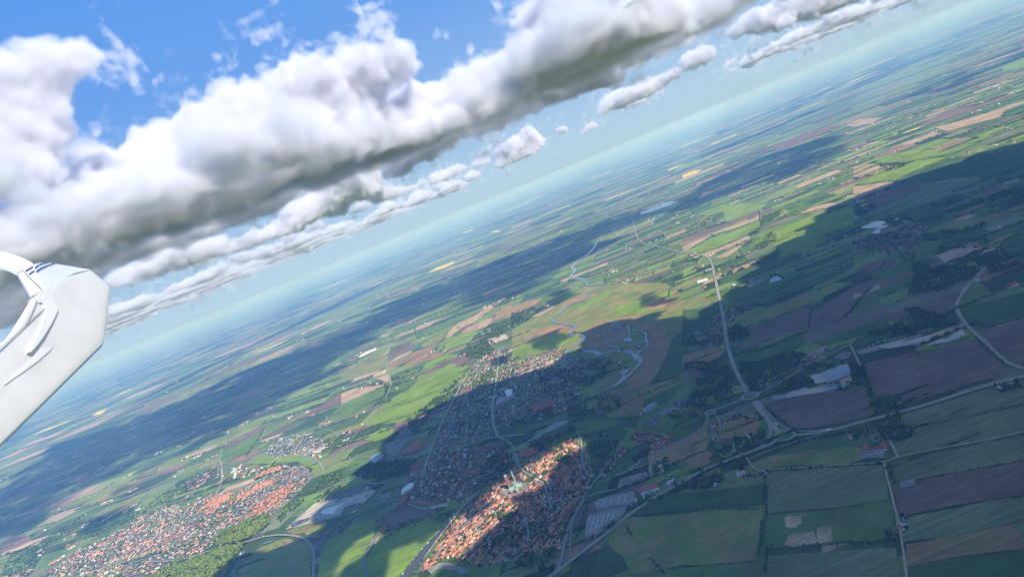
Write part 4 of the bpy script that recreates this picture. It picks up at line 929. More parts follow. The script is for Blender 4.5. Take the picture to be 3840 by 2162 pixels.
# crop | mix | spacing | height | probability | polygon
WOODS = """
b g4o4d4 15 4.5 .3 740,480 960,380 1290,340 1540,420 1600,700 1560,930 1380,1030 1200,1060 1280,860 1270,720 1380,600 1310,480 1100,600 920,670 740,620
b g4o4d2 22 4.5 .3 460,370 600,250 900,130 1300,20 1560,40 1500,130 1280,180 1000,320 760,430 640,440
b g4o4d2 22 4.5 .3 100,590 400,420 600,300 720,120 780,180 620,420 500,500 150,590
4 b5y3g2 7.5 15 1 740,1470 880,1375 1000,1352 1150,1292 1240,1277 1200,1330 1185,1400 1120,1470
4 b6y3g1 7.5 15 1 1080,1265 1130,1210 1280,1150 1360,1140 1360,1180 1300,1240 1200,1278 1100,1300
4 g5b2d2 11 10 .8 420,1260 560,1185 700,1120 860,1005 900,1020 870,1058 700,1150 500,1250
4 g4b3d2 10 11 .7 1060,1010 1200,960 1300,930 1420,890 1400,880 1280,920 1150,950
4 b4g4 9 12 .8 1390,1170 1480,1090 1590,1010 1717,960 1717,930 1600,960 1480,1050
4 g5d3 10 12 .8 900,1020 1000,990 1090,950 1100,900 1000,930 880,985
4 g4b3 9 10 .7 1600,830 1660,770 1717,740 1717,800 1650,840
4 d5g4 10 11 .75 0,1450 60,1330 200,1270 400,1150 430,1180 250,1290 150,1450
5 g4b3d2 9 14 .75 600,330 680,290 730,240 760,280 770,320 690,350 655,340
b g5d4 10 13 .85 0,310 180,260 330,220 380,210 250,300 160,380 60,430 0,460
b d4g5o2 11 12 .8 600,860 700,760 880,740 980,760 1020,840 960,940 860,1000 760,1050 620,1180 560,1100 640,980
b d4g5o1 11 12 .8 560,1230 700,1180 900,1130 1080,1110 1110,1190 1100,1260 900,1310 700,1340 560,1330
b d5g4 12 9 .7 900,690 1100,655 1180,650 1100,690 920,715
b d5g4 12 8 .6 1210,650 1330,600 1340,640 1260,690
b d5g4c1 11 12 .55 250,900 560,860 640,960 620,1150 420,1200 300,1040
b d5g4 11 13 .8 0,1390 200,1340 420,1260 560,1240 480,1330 300,1390 0,1450
b d5g4 12 9 .5 820,760 1000,780 1200,800 1180,860 1050,900 900,820
b d5g4o2 12 8 .5 1060,1140 1200,1080 1330,1060 1300,1110 1100,1150
5 d5g4c1 9 15 .75 740,870 800,840 870,850 900,880 840,930 740,985 690,975
5 d4g4 9 13 .7 930,790 1000,760 1120,710 1180,690 1150,750 1040,800 980,830
f d4g5b1 9 13 .85 720,490 800,420 1000,300 1080,330 950,470 820,540
f d3g5b2 8 13 .8 820,600 920,520 1080,450 1060,600 960,680 860,660
f d5g4b1 9 12 .75 380,450 560,360 780,300 900,250 700,400 500,450
f d5g3c1 9 14 .8 0,560 140,470 240,560 320,640 230,700 60,800 0,780
f d5g4 9 12 .55 1290,320 1480,250 1600,250 1700,350 1640,560 1400,640 1330,500
f d6g3 7 10 .9 1290,1020 1400,850 1540,700 1700,480 1740,490 1600,700 1440,880 1330,1030 1230,1110
f d5g4 8 13 .8 980,1030 1080,900 1150,880 1160,950 1110,1060 1010,1080
5 g4d4b2 9 13 .7 760,1140 860,1110 870,1190 800,1200 750,1200
5 g5d3c1 9 13 .55 700,1280 850,1200 930,1240 900,1300 740,1330
5 d5g4 9 14 .75 800,1370 960,1340 1080,1300 1095,1390 1050,1430 900,1400
5 d5g5 9 12 .6 930,1170 1010,1140 1060,1200 1050,1290 960,1280
5 b4g5 9 12 .7 520,1170 560,1120 620,1060 560,1090 480,1110 470,1140
5 d5g4 8 11 .85 1250,1270 1350,1225 1480,1120 1717,985 1717,970 1480,1100 1330,1215
5 d6g3 9 13 .9 90,900 150,880 260,870 300,850 380,860 380,900 290,950 120,960 70,930
5 g5d3 10 12 .7 200,1210 240,1195 330,1180 420,1150 410,1180 300,1215 210,1245
5 g5b2 10 11 .75 180,1170 215,1150 215,1190 195,1230
5 d4g4 10 12 .8 380,740 440,650 520,580 600,520 560,480 450,570 340,680 340,720
I d5g4b1 9.5 13 .9 640,730 700,660 850,600 960,580 1060,620 1040,690 880,740
I b6g3 8 13 .9 910,690 930,600 980,570 960,640 940,700
I d4g4 9 12 .9 960,530 1080,480 1220,480 1300,580 1200,580 1040,560
I d5g4 9.5 12 .9 600,690 700,600 960,540 900,570 660,690
I d4g4 9 12 .8 930,340 1000,360 1100,370 1120,430 980,490 930,500
I d5g4 9 13 .85 1130,320 1310,280 1380,250 1390,320 1250,420 1140,420
I g4d4 9 12 .8 1000,200 1140,130 1300,100 1310,180 1200,150 1040,190
I d5g4 10 12 .75 840,90 980,40 1150,0 1100,-20 940,0 830,60
I g5d4 9 12 .8 200,560 300,470 420,400 450,430 400,460 280,540 210,590
I d5g4 9 12 .9 470,520 570,480 610,560 520,600 480,590
I o5b4y2 8 14 .95 585,125 640,100 710,105 720,140 620,150
I o5b4y3 8 14 .95 750,95 850,90 890,140 880,210 760,280 740,240 840,200 850,140 760,110
B d5g4o1 9.5 13 .9 0,180 130,130 380,140 440,200 430,260 380,380 280,420 190,540 0,560 80,440 330,380 340,280
B d5g5 9.5 13 .9 520,140 760,140 1000,40 1100,60 1150,130 900,260 780,300 720,400 600,390 540,260
B d6g4 9 12 .85 840,360 980,280 1200,170 1380,130 1500,110 1440,170 1200,230 1200,310 1150,340 900,400 800,450
B d5g4 9 12 .85 740,440 830,400 1100,370 1540,310 1540,340 1200,360 900,440 790,490
B d4g5 9.5 13 .95 1400,400 1530,390 1540,330 1480,330
F g5d4b2 8 15 .95 180,570 230,500 300,470 420,460 445,530 380,580 220,610
F d5g4 7.5 12 .95 60,170 100,180 140,330 190,470 180,560 120,380 60,240
F d5g4 8 13 .95 230,650 420,600 440,660 390,720 290,640
F d4g5 8 15 .95 300,760 400,690 480,700 540,760 530,820 400,850 330,840
F d5g4 9 11 .8 0,790 160,740 280,680 330,850 230,860 60,870
F d5g4 9.5 12 .9 1270,330 1420,330 1547,290 1547,380 1440,400 1340,420
F d5g3 8 8 .9 0,1045 270,1035 380,1000 380,960 450,1000 440,1050 320,1050
F d5g4 8 9 .9 310,1060 350,1080 380,1230 410,1260 350,1250
6 d5g4 8 8 .9 1040,880 1058,880 1050,960 1090,970 1060,995
6 d5g4 8 10 .95 1010,1220 1060,1200 1090,1240 1080,1280 1020,1275
6 d5g4 8 7 .8 430,1300 700,1280 1010,1270 1030,1290 700,1310 430,1330
6 d6g4 9 12 .85 880,240 1040,200 1120,150 1250,150 1400,170 1430,210 1330,200 1200,220 1050,250
6 d6g4 9 13 .95 1125,110 1180,100 1260,120 1350,160 1330,190 1180,200
6 d5g4 9 12 .9 850,370 900,390 900,500 850,480
6 d5g4 9 11 .85 60,460 200,420 300,440 310,500 120,600 60,580
d d6g4 10 13 .9 590,1150 760,1130 1000,1180 1280,1180 1240,1290 1100,1340 900,1430 560,1470 620,1250
d d6g3 10 13 .9 1230,1130 1400,1070 1560,1060 1719,1160 1600,1210 1380,1260 1300,1200
d d6g4 11 13 .9 700,870 900,820 1100,810 1330,740 1340,780 1100,850 950,920 760,930
d d6g4 11 12 .85 900,640 1060,590 1280,500 1500,460 1719,440 1719,480 1400,530 1200,600 1000,660
d d6g3 11 13 .9 1360,480 1480,430 1719,370 1719,430 1480,480
d d6g3 12 13 .9 790,560 840,540 860,580 800,590
d d6g3 12 13 .9 940,530 1040,530 1040,560 960,565
d d6g3 12 13 .9 1340,610 1420,570 1420,600 1360,640
d d6g3 10 13 .95 1440,310 1640,290 1719,260 1719,280 1600,310 1460,345
d d6g4 11 12 .5 0,850 200,860 420,830 600,880 560,930 300,1040 100,1000 0,960
d d6g4 11 12 .5 460,1060 620,1010 640,1060 600,1150 480,1110
d d6g4 12 12 .85 0,630 120,560 250,570 200,620 100,650
d d6g4 10 11 .6 900,940 1200,900 1400,900 1280,1000 1000,1010 860,1030
d g5d4 11 12 .8 250,150 400,130 560,140 480,190 330,220
c g5b3 11 11 .8 20,270 220,160 420,80 410,140 260,230 80,280
c g5b3 11 10 .9 790,235 800,140 1000,65 1020,90 880,190
c g5d4 11 12 .85 640,340 760,260 805,260 760,310 680,345
c g5b3 11 12 .75 840,330 900,290 960,340 950,380 860,440 700,500 640,490 780,420
c g4d4 11 12 .8 440,580 640,510 720,520 560,560
c b4g5 11 11 .8 400,680 560,610 900,510 960,470 970,500 700,600 480,700 400,720
c d6g3 10 12 .85 330,740 600,660 900,530 1000,510 900,560 640,670 420,750
c d5g4 11 11 .85 0,590 200,550 210,590 0,600
c d6g3 9 11 .9 870,800 880,740 950,710 1020,760 1010,800 900,830 1000,790 1005,760 950,730 900,752
c d6g3 9 13 .9 440,1300 560,1220 640,1290 700,1370 560,1400 470,1400
c d5g4 10 12 .6 0,1400 200,1300 290,1270 420,1400 430,1450 0,1450
c d5g4 10 12 .7 520,1060 740,1010 830,1040 600,1120
a g5b3 11 13 .85 1440,470 1560,420 1719,330 1719,430 1600,540 1460,560
a g5b3 10 12 .8 1200,710 1300,640 1450,640 1560,660 1440,760 1310,770
a g4b4 10 11 .7 520,990 640,890 820,840 700,910 560,1010
a g5b3 10 12 .8 440,1000 520,1080 500,1200 360,1230 280,1260 420,1160
a b5g4 9 12 .8 860,1250 980,1210 1150,1030 1260,920 1180,960 1060,1100 880,1220
a g4d4 10 12 .8 700,1420 800,1340 880,1290 860,1250 720,1330 640,1400
a b5g4 10 11 .75 1340,930 1520,880 1560,960 1400,1060 1320,1080
a g5d2 11 10 .7 1500,220 1719,140 1719,180 1560,250
S g5d3 9 12 .8 1100,850 1200,800 1330,700 1450,590 1400,660 1240,800 1120,900
S b4g5 10 11 .7 1420,560 1560,430 1778,320 1778,380 1560,510 1440,610
"""
# crop | mix | spacing | height | polyline
ROWS = """
6 d5g4 8 9 430,922 600,910 800,895 1010,884
6 d5g4 8 7 418,935 412,1000 408,1110 395,1250 385,1360
6 d6g3 6 5 1160,968 1400,925 1717,868
6 d6g3 6 5 1095,1152 1400,1097 1717,1048
6 d6g3 6 4 1170,700 1400,655 1717,590
6 d6g3 7 6 410,1110 200,1118 0,1125
6 d6g3 6 5 0,1402 380,1372
6 d6g3 7 6 1105,1290 1118,1380 1128,1450
6 d5g4 7 9 915,390 935,470 965,550
6 d5g4 7 8 1110,582 1250,550 1450,487 1560,462
6 d5g4 8 8 405,585 480,650 545,705 620,715 740,700
6 d5g4 9 9 460,800 640,765 800,735 1000,680
6 d5g4 9 9 330,830 180,890 60,960
6 d6g3 9 10 260,335 440,300 640,212
6 d5g4 8 9 1480,250 1560,330 1640,400
6 d6g3 9 9 840,130 880,70 940,5
6 d6g3 8 8 900,335 1100,300 1300,285
6 d6g3 8 9 1480,213 1600,185 1717,155
I d5g4 8 10 620,540 800,450 960,400
I d6g3 7 8 600,250 720,170 760,150
I d5g4 7 6 370,950 700,900 1380,850
I d5g4 8 7 240,1040 380,1240 560,1430
I d5g4 8 6 420,900 560,790
a d5g4 9 7 520,1240 700,1160 880,1070 1060,980 1180,930
a d5g4 9 7 540,1240 760,1180 960,1090 1120,1030
a d5g4 9 7 640,1110 900,985
a d5g4 9 7 930,970 1080,900
a d5g4 9 7 800,890 1000,800 1100,750
a d5g4 9 8 300,1440 500,1390 700,1330
a d5g4 9 7 260,960 440,990
a d6g3 9 9 500,660 620,620
a d6g3 9 9 1200,715 1310,715
a d5g4 9 8 740,430 740,500 770,560
a d6g3 9 7 0,1290 230,1180
c d6g3 9 9 30,490 300,345 560,265 780,170
c d6g3 9 8 190,525 420,435 650,335
c d6g3 9 8 300,540 520,430 660,370
c d6g3 9 8 560,1000 900,865 1240,715
c d6g3 8 9 820,1040 1100,925 1470,780
c d6g3 9 7 360,800 640,690 1000,560 1200,530
c d6g3 9 8 680,395 860,350 960,330
c d6g3 9 8 970,340 1190,265
c d6g3 9 8 950,390 1280,285
c d6g3 9 10 1100,130 1310,90 1340,80 1719,10
c d6g3 8 7 1310,1030 1280,1140 1270,1260
c d6g3 9 9 1310,1060 1480,960
c d6g3 9 8 640,1285 900,1175 1280,1025
c d6g3 9 8 770,80 790,240
c d6g3 9 7 240,110 560,10
c d6g3 9 7 430,130 720,20
c d6g3 9 8 1270,1270 1600,1195 1700,1080
d d6g3 10 8 210,110 420,20
d d6g3 10 8 260,120 560,0
d d6g3 10 8 340,120 740,10
d d6g3 10 8 640,105 940,60 1140,10
d d6g3 10 8 0,240 230,155
d d6g3 10 8 90,265 390,150
d d6g3 10 8 400,330 640,290 700,295
d d6g3 10 8 30,362 200,340 420,300
d d6g3 10 8 430,310 700,180 1000,70
d d6g3 10 8 580,290 900,130 1160,50
d d6g3 10 8 740,270 1300,50
d d6g3 10 8 860,290 1480,60
d d6g3 10 8 1080,260 1600,90
d d6g3 10 8 1260,250 1700,130
d d6g3 10 8 1400,280 1719,200
d d6g3 9 9 690,345 1000,300 1250,265 1380,280
d d6g3 9 8 220,680 480,560 800,420 1030,310
d d6g3 9 8 0,520 200,440 400,370
d d6g3 9 9 470,640 560,700 640,740
d d6g3 9 8 640,840 760,760 900,720
d d6g3 9 7 860,690 1280,650 1719,620
d d6g3 9 8 1440,1020 1600,870 1719,790
d d6g3 9 9 120,1260 260,1220 330,1120
d d6g3 9 9 430,1350 540,1330
b d5g4 9 9 1580,130 1590,60 1719,0
b d6g3 9 8 1390,1010 1560,980 1719,950
b d6g3 9 9 600,1400 900,1350 1100,1240 1400,1090 1690,990
b d5g4 9 7 560,230 700,180
b d6g3 9 8 660,680 720,690
b g5d4 9 9 620,500 730,510
4 d5g4 9 8 1240,845 1340,690
4 d5g4 9 8 220,1230 480,1120 760,1010
4 d5g4 9 8 1130,815 1340,705
S b4g5 9 10 1480,580 1778,440
S g5d3 9 10 1500,640 1778,510
5 g5b3 9 10 0,870 80,840 130,800
5 g5b3 9 10 0,920 90,880
5 g5b3 9 10 50,960 120,930
5 d5g4 8 9 680,985 800,960 840,930
5 d5g4 8 9 220,1260 320,1190 420,1165
5 d5g4 9 10 1190,1090 1130,1200 1100,1300
5 d5g4 9 10 1240,1100 1210,1180 1180,1270
O d4g4 9 11 600,960 640,900 690,860
"""
TR = []      # x, y, height, width factor, leaf key, variant
def add_trees(P, mix, h, rng):
    k_, w_ = weights(mix)
    for x, y in P:
        hh = h*rng.uniform(.55, 1.25); key = k_[rng.choice(len(k_), p=w_)]
        TR.append((x, y, hh, rng.uniform(.8, 1.25), key, 0 if (key == 'd' and rng.random() < .3) else rng.integers(1, 6)))
rw_ = np.random.default_rng(33)
for ln in WOODS.strip().splitlines():
    p = ln.split(); poly = GP(p[0], [tuple(map(float, s.split(','))) for s in p[5:]]); P = scatter(poly, float(p[2]), float(p[2]), .5, .45, rw_)
    if len(P) > 5000: P = P[rw_.permutation(len(P))[:5000]]
    if len(P) == 0: continue
    keep = rw_.random(len(P)) < float(p[4])
    cl = np.array([noise.noise(Vector((x*.02, y*.02, 4))) for x, y in P]); keep &= (cl > (-.12 if float(p[4]) < .9 else -.3))
    d, _ = near_road(P); keep &= (d > 3) & ~in_water(P); add_trees(P[keep], p[1], float(p[3]), rw_)
for ln in ROWS.strip().splitlines():
    p = ln.split(); L = smooth_line(GP(p[0], [tuple(map(float, s.split(','))) for s in p[4:]]), 1); sp = float(p[2])
    seg = np.hypot(*np.diff(L, axis=0).T); cum = np.concatenate([[0], np.cumsum(seg)]); s = np.arange(0, cum[-1], sp*.75)
    P = np.stack([np.interp(s, cum, L[:, 0]), np.interp(s, cum, L[:, 1])], 1)+rw_.normal(0, 1.2, (len(s), 2))
    gap = np.array([noise.noise(Vector((x*.012, y*.012, 9))) for x, y in P]) > -.35
    d, _ = near_road(P); P = P[gap & (d > 2.5)]; add_trees(P, p[1], float(p[3]), rw_)
# garden trees between the houses
from mathutils.kdtree import KDTree
kd = KDTree(len(HS))
for i, h in enumerate(HS): kd.insert((h[0], h[1], 0), i)
kd.balance()
gt = []
for i in range(len(HS)):
    for _ in range(rng.choice([0, 1, 1, 2, 2, 3])):
        a_, r_ = rng.uniform(0, 6.28), rng.uniform(9, 17); p = (HS[i, 0]+r_*math.cos(a_), HS[i, 1]+r_*math.sin(a_))
        _, _, dd = kd.find((*p, 0))
        if dd > 7.5: gt.append(p)
for ln in HZONES.strip().splitlines()[:2]+HZONES.strip().splitlines()[4:8]:        # courtyards
    q = ln.split(); poly = GP(q[0], [tuple(map(float, s.split(','))) for s in q[10:]])
    for x, y in scatter(poly, 13, 13, .3, .5, rng):
        _, _, dd = kd.find((x, y, 0))
        if dd > 7.0 and rng.random() < .8: gt.append((x, y))
gt = np.array(gt); d, _ = near_road(gt); ok = (d > 2) & ~in_water(gt)
for b in BLOCK: ok &= ~pip(gt, b)
ok &= np.hypot(*(gt-G('5', 880, 1010)).T) > 50
add_trees(gt[ok], 'g5d4b3c1p1', 8.5, rw_)
TA = np.array([t[:4] for t in TR]); TK = [t[4] for t in TR]; TV = np.array([t[5] for t in TR])
print('trees', len(TA))
pt, wt_ = to_disp(np.c_[TA[:, :2], TA[:, 2]*.5]); inv = (pt[:, 0] > 5) & (pt[:, 0] < 2570) & (pt[:, 1] > 5) & (pt[:, 1] < 1445) & (wt_ > 0)
dist = np.hypot(np.hypot(TA[:, 0], TA[:, 1]), H); tscore = np.where(inv, TA[:, 2]/dist, 0); torder = np.argsort(-tscore)
tsingle, trest = torder[:300], torder[300:]
crown_me = []
for k in range(6):
    v, f, T = VAR[2][k]; me = mesh_np("crown", v, [f], [M_LEAF_O]); crown_me.append(me)
tm = []
for s in range(2):
    V = []; F = []; n = 7
    prof = [(0, .035), (.12, .026), (.35, .018), (.62, .008)]
    for z, r in prof: V += [(r*math.cos(2*math.pi*i/n)+.02*z*s, r*math.sin(2*math.pi*i/n), z) for i in range(n)]
    for q in range(3): F += [(q*n+i, q*n+(i+1) % n, (q+1)*n+(i+1) % n, (q+1)*n+i) for i in range(n)]
    for a_ in (.5, 2.6, 4.6):        # limbs
        b0 = len(V); d_ = np.array([math.cos(a_), math.sin(a_)]); V += [(.012, -.012, .33), (-.012, .012, .33), (0, 0, .37), (*(d_*.17), .55), (*(d_*.17), .57)]
        F += [(b0, b0+3, b0+4, b0+2), (b0+1, b0+3, b0+4, b0+2)]
    me = bpy.data.meshes.new("trunk"); me.from_pydata(V, [], F); me.materials.append(M_BARK); tm.append(me)
tl = rank_labels(TA[tsingle, :2])
LN = {'b': 'fresh bright green', 'g': 'mid green', 'd': 'dark green', 'y': 'yellow-green', 'o': 'olive brown', 'c': 'purple-leaved', 'p': 'pale green'}
for j, i in enumerate(tsingle):
    x, y, h, wf = TA[i]; t = link(bpy.data.objects.new("fir_tree" if TV[i] == 0 else "tree", None)); t.location = (x, y, 0); t.rotation_euler = (0, 0, rt_.uniform(0, 6.3)); t.scale = (h*wf*1.05, h*wf*1.05, h)
    shape = 'narrow conical' if TV[i] == 0 else 'broad' if wf > 1.05 else 'round' if wf > .9 else 'slim'
    tag(t, f"{shape} {LN[TK[i]]} tree, {tl[j][1]} tree to {tl[j][0]}", "tree", "trees of the fields and town edge")
    c = obj("crown", crown_me[TV[i]], t); q = rt_.uniform(.8, 1.25); c.color = (*[v*q for v in LEAFC[TK[i]]], 1)
    obj("trunk", tm[j % 2], t)
# the rest of the trees and the far hedgerows: woodland nobody could count
Vv, Ff, Cc = [], [], []; nv = 0
for fine in (0, 1):
    sel = trest[(dist[trest] < 3300) == (fine == 1)]
    for k in range(6):
        ix = sel[TV[sel] == k]
        if not len(ix): continue
        v, f, T = VAR[fine][k]; n = len(ix); a_ = rt_.uniform(0, 6.28, n); c, s = np.cos(a_)[:, None], np.sin(a_)[:, None]; sc_ = (TA[ix, 2]*TA[ix, 3]*1.1)[:, None]
        X = (v[None, :, 0]*c-v[None, :, 1]*s)*sc_+TA[ix, 0][:, None]; Y = (v[None, :, 0]*s+v[None, :, 1]*c)*sc_+TA[ix, 1][:, None]; Z = v[None, :, 2]*TA[ix, 2][:, None]
        Vv.append(np.stack([X, Y, Z], -1).reshape(-1, 3)); Ff.append((f[None]+(np.arange(n)*len(v))[:, None, None]+nv).reshape(-1, 3)); nv += n*len(v)
        base = np.array([LEAFC[TK[i]] for i in ix])*rt_.uniform(.75, 1.3, (n, 1)); Cc.append((base[:, None]*T[None, :, None]).reshape(-1, 3))
o = obj("woodland", mesh_np("woodland", np.concatenate(Vv), [np.concatenate(Ff)], [M_LEAF], np.concatenate(Cc))); tag(o, "woods, garden trees and tree rows spread over the plain", "woodland", kind='stuff')
# far hedgerows along the field edges: a ragged three-sided strip
Vv, Ff, Cc = [], [], []; nv = 0
for L in hedge_lines:
    L = np.asarray(L); m = L.mean(0)
    if any(pip(m[None], P)[0] for _, P in FIELD_POLYS) or in_water(m[None])[0]: continue
    ln_ = np.hypot(*(L[-1]-L[0])); n = max(2, int(ln_/14)); s = np.linspace(0, 1, n); tt = np.linspace(0, 1, len(L)); P = np.stack([np.interp(s, tt, L[:, 0]), np.interp(s, tt, L[:, 1])], 1)
    h = rt_.uniform(3.5, 9)*np.clip(rt_.uniform(.1, 1.5, n), .15, 1.3); w = h*rt_.uniform(.9, 1.5); A_, B_ = ribbon_arrays(P, w)
    V = np.concatenate([np.c_[A_, np.zeros(n)], np.c_[(A_*2+B_)/3, h], np.c_[(A_+2*B_)/3, h*rt_.uniform(.7, 1, n)], np.c_[B_, np.zeros(n)]]); i = np.arange(n-1)
    F = np.concatenate([np.stack([k*n+i, k*n+i+1, (k+1)*n+i+1, (k+1)*n+i], 1) for k in range(3)])+nv
    Vv.append(V); Ff.append(F); nv += 4*n; Cc.append(np.array(LEAFC[rng.choice(list('ggddb'))])[None]*rt_.uniform(.7, 1.3, (4*n, 1)))
o = obj("hedgerows", mesh_np("hedgerows", np.concatenate(Vv), [np.concatenate(Ff)], [M_LEAF], np.concatenate(Cc))); tag(o, "far hedgerows edging the fields", "hedgerows", kind='stuff')

# ------------------------------------------------------------------ vehicles, boats, caravans, turbines
def box_bm(bm, x0, x1, y0, y1, z0, z1, taper=0):
    t = taper; v = [bm.verts.new(p) for p in ((x0, y0, z0), (x1, y0, z0), (x1, y1, z0), (x0, y1, z0), (x0+t, y0+t*.4, z1), (x1-t, y0+t*.4, z1), (x1-t, y1-t*.4, z1), (x0+t, y1-t*.4, z1))]
    return [bm.faces.new([v[i] for i in f]) for f in ((3, 2, 1, 0), (4, 5, 6, 7), (0, 1, 5, 4), (1, 2, 6, 5), (2, 3, 7, 6), (3, 0, 4, 7))]
def bm_mesh(name, fn, mat):
    bm = bmesh.new(); fn(bm); me = bpy.data.meshes.new(name); bm.to_mesh(me); bm.free(); me.materials.append(mat); return me
ME_CB = bm_mesh("body", lambda b: (box_bm(b, -2.2, 2.2, -.88, .88, .35, .95, .12)), M_CAR); ME_CC = bm_mesh("cabin", lambda b: box_bm(b, -1.5, 1.0, -.8, .8, .95, 1.48, .45), M_GLASSD)
def wheel_mesh(r): return bm_mesh("wheel", lambda b: bmesh.ops.create_cone(b, cap_ends=True, segments=10, radius1=r, radius2=r, depth=.24, matrix=Matrix.Rotation(math.pi/2, 4, 'X')), M_RUB)
ME_CW, ME_TW = wheel_mesh(.33), wheel_mesh(.5)
def wheels(t, me, xs, y, r):
    for x in xs:
        for s in (-1, 1): w_ = obj("wheel", me, t); w_.location = (x, s*y, r)
ME_TT = bm_mesh("trailer", lambda b: box_bm(b, -8.2, 5.2, -1.27, 1.27, 1.1, 4.0), M_CAR); ME_TC = bm_mesh("cab", lambda b: box_bm(b, 5.6, 8.1, -1.22, 1.22, .6, 3.4, .2), M_CAR)
ME_TG = bm_mesh("windscreen", lambda b: box_bm(b, 7.9, 8.13, -1.0, 1.0, 2.0, 3.0), M_GLASSD)
CARC = {'white': (.8, .8, .78), 'silver': (.45, .46, .48), 'black': (.02, .02, .025), 'blue': (.04, .09, .25), 'red': (.4, .03, .03), 'grey': (.15, .15, .16)}
vehicles = []
def car(x, y, ang, colr, place):
    t = link(bpy.data.objects.new("car", None)); t.location = (x, y, Z0+1.9); t.rotation_euler = (0, 0, ang)
    for n_, m_ in (("body", ME_CB), ("cabin", ME_CC)): q = obj(n_, m_, t); q.color = (*CARC[colr], 1)
    wheels(t, ME_CW, (-1.35, 1.35), .8, .33)
    vehicles.append((t, x, y, colr, place))
rc = np.random.default_rng(9); ckeys = list(CARC)
for k, (L, w) in enumerate(ROAD_LINES):
    if w < 6 or L[:, 1].min() > 2600: continue
    seg = np.hypot(*np.diff(L, axis=0).T); cum = np.concatenate([[0], np.cumsum(seg)])
    for s in np.arange(rc.uniform(20, 120), cum[-1], 150 if w >= 8 else 260):
        s += rc.uniform(-40, 40)
        if not 5 < s < cum[-1]-5: continue
        i = np.searchsorted(cum, s)-1; u = (L[i+1]-L[i])/max(seg[i], 1e-6); side = rc.choice([-1, 1]); p = L[i]+u*(s-cum[i])+np.array([-u[1], u[0]])*w*.22*side
        pp, ww = to_disp(np.array([[p[0], p[1], 0]]))
        if 0 < pp[0, 0] < 2575 and 0 < pp[0, 1] < 1450 and len(vehicles) < 60: car(*p, math.atan2(u[1], u[0])+(math.pi if side > 0 else 0), rc.choice(ckeys, p=(.4, .2, .15, .08, .07, .1)), "driving on the road")
LOTS = (('I', 210, 690, 400, 620, 18), ('I', 300, 560, 370, 480, 10), ('O', 640, 720, 720, 680, 5), ('e', 700, 1000, 940, 900, 12), ('e', 600, 1010, 740, 900, 10), ('e', 1070, 300, 1150, 240, 8), ('6', 780, 340, 850, 330, 7), ('I', 530, 530, 550, 590, 6), ('e', 930, 1160, 1020, 1060, 8))
for c, x0, y0, x1, y1, n in LOTS:
    a_, b_ = G(c, x0, y0), G(c, x1, y1); u = (b_-a_)/np.hypot(*(b_-a_)); v = np.array([-u[1], u[0]])
    n = int(n*1.7)
    for k in range(n):
        f = (k+rc.uniform(-.2, .2))/n; row = rc.integers(0, 3); p = a_+(b_-a_)*f+v*(row-1)*11
        car(*p, math.atan2(v[1], v[0])+rc.choice([0, math.pi]), rc.choice(ckeys, p=(.4, .2, .15, .08, .07, .1)), "parked in the yard")
vl = rank_labels(np.array([[v[1], v[2]] for v in vehicles]))
for (t, x, y, colr, place), (lm, rk_) in zip(vehicles, vl): tag(t, f"{colr} car {place}, {rk_} car to {lm}", "car", "cars on roads and in yards")
for c, x, y, c2, x2, y2, colr, lab in (('B', 855, 715, 'B', 880, 745, 'white', "white lorry driving towards the ring road roundabout"), ('B', 1330, 768, 'B', 1360, 762, 'white', "white articulated lorry on the road beside the ploughed field"),
                                 ('B', 1290, 780, 'B', 1330, 770, 'silver', "silver lorry following the white articulated lorry"), ('I', 415, 790, 'I', 440, 782, 'blue', "blue lorry parked behind the red hall, nearer the hedge"), ('I', 450, 770, 'I', 470, 764, 'blue', "blue lorry parked right behind the red hall"),
                                 ('I', 270, 883, 'I', 295, 877, 'blue', "blue lorry trailer in the yard between the grey roofs"), ('I', 390, 810, 'I', 386, 795, 'white', "white lorry standing across the yard end by the hedge"), ('I', 328, 835, 'I', 330, 822, 'white', "white lorry at the gable of the long grey factory"),
                                 ('e', 470, 1168, 'e', 495, 1155, 'white', "long white lorry on the road below the dark store"), ('S', 955, 1038, 'S', 975, 1035, 'red', "red lorry at the woodland road junction")):
    p, q = G(c, x, y), G(c2, x2, y2); t = link(bpy.data.objects.new("lorry", None)); t.location = (*p, Z0+1.8); t.rotation_euler = (0, 0, math.atan2(*(q-p)[::-1])); tag(t, lab, "lorry")
    for n_, m_ in (("trailer", ME_TT), ("cab", ME_TC), ("windscreen", ME_TG)):
        ob = obj(n_, m_, t); ob.color = (*(CARC[colr] if n_ == 'trailer' else CARC['white']), 1)
    wheels(t, ME_TW, (-6.8, -5.5, -4.2, 3.4, 6.9), 1.05, .5)
def hull(b):
    prof = [(-3.6, .95), (-2, 1.15), (0, 1.2), (2, 1.0), (3.3, .5), (4.0, .03)]; rows = []
    for x, w in prof: rows.append([b.verts.new((x, -w, .8)), b.verts.new((x*.95, -w*.55, -.1)), b.verts.new((x*.95, w*.55, -.1)), b.verts.new((x, w, .8))])
    for p, q in zip(rows[:-1], rows[1:]):
        for i in range(3): b.faces.new((p[i], q[i], q[i+1], p[i+1]))
        b.faces.new((p[3], q[3], q[0], p[0]))
    b.faces.new(rows[0])
ME_BH = bm_mesh("hull", hull, M_CAR); ME_BC = bm_mesh("cabin", lambda b: box_bm(b, -1.2, 1.6, -.75, .75, .8, 1.9, .35), M_WHITE); ME_BG = bm_mesh("windscreen", lambda b: box_bm(b, 1.25, 1.5, -.6, .6, 1.2, 1.75), M_GLASSD)
banks = (([(300, 1448), (400, 1320), (470, 1245), (530, 1180), (615, 1080), (660, 1045)], 1, 14), ([(360, 1450), (450, 1320), (520, 1225), (590, 1130)], -1, 9))
nb = []
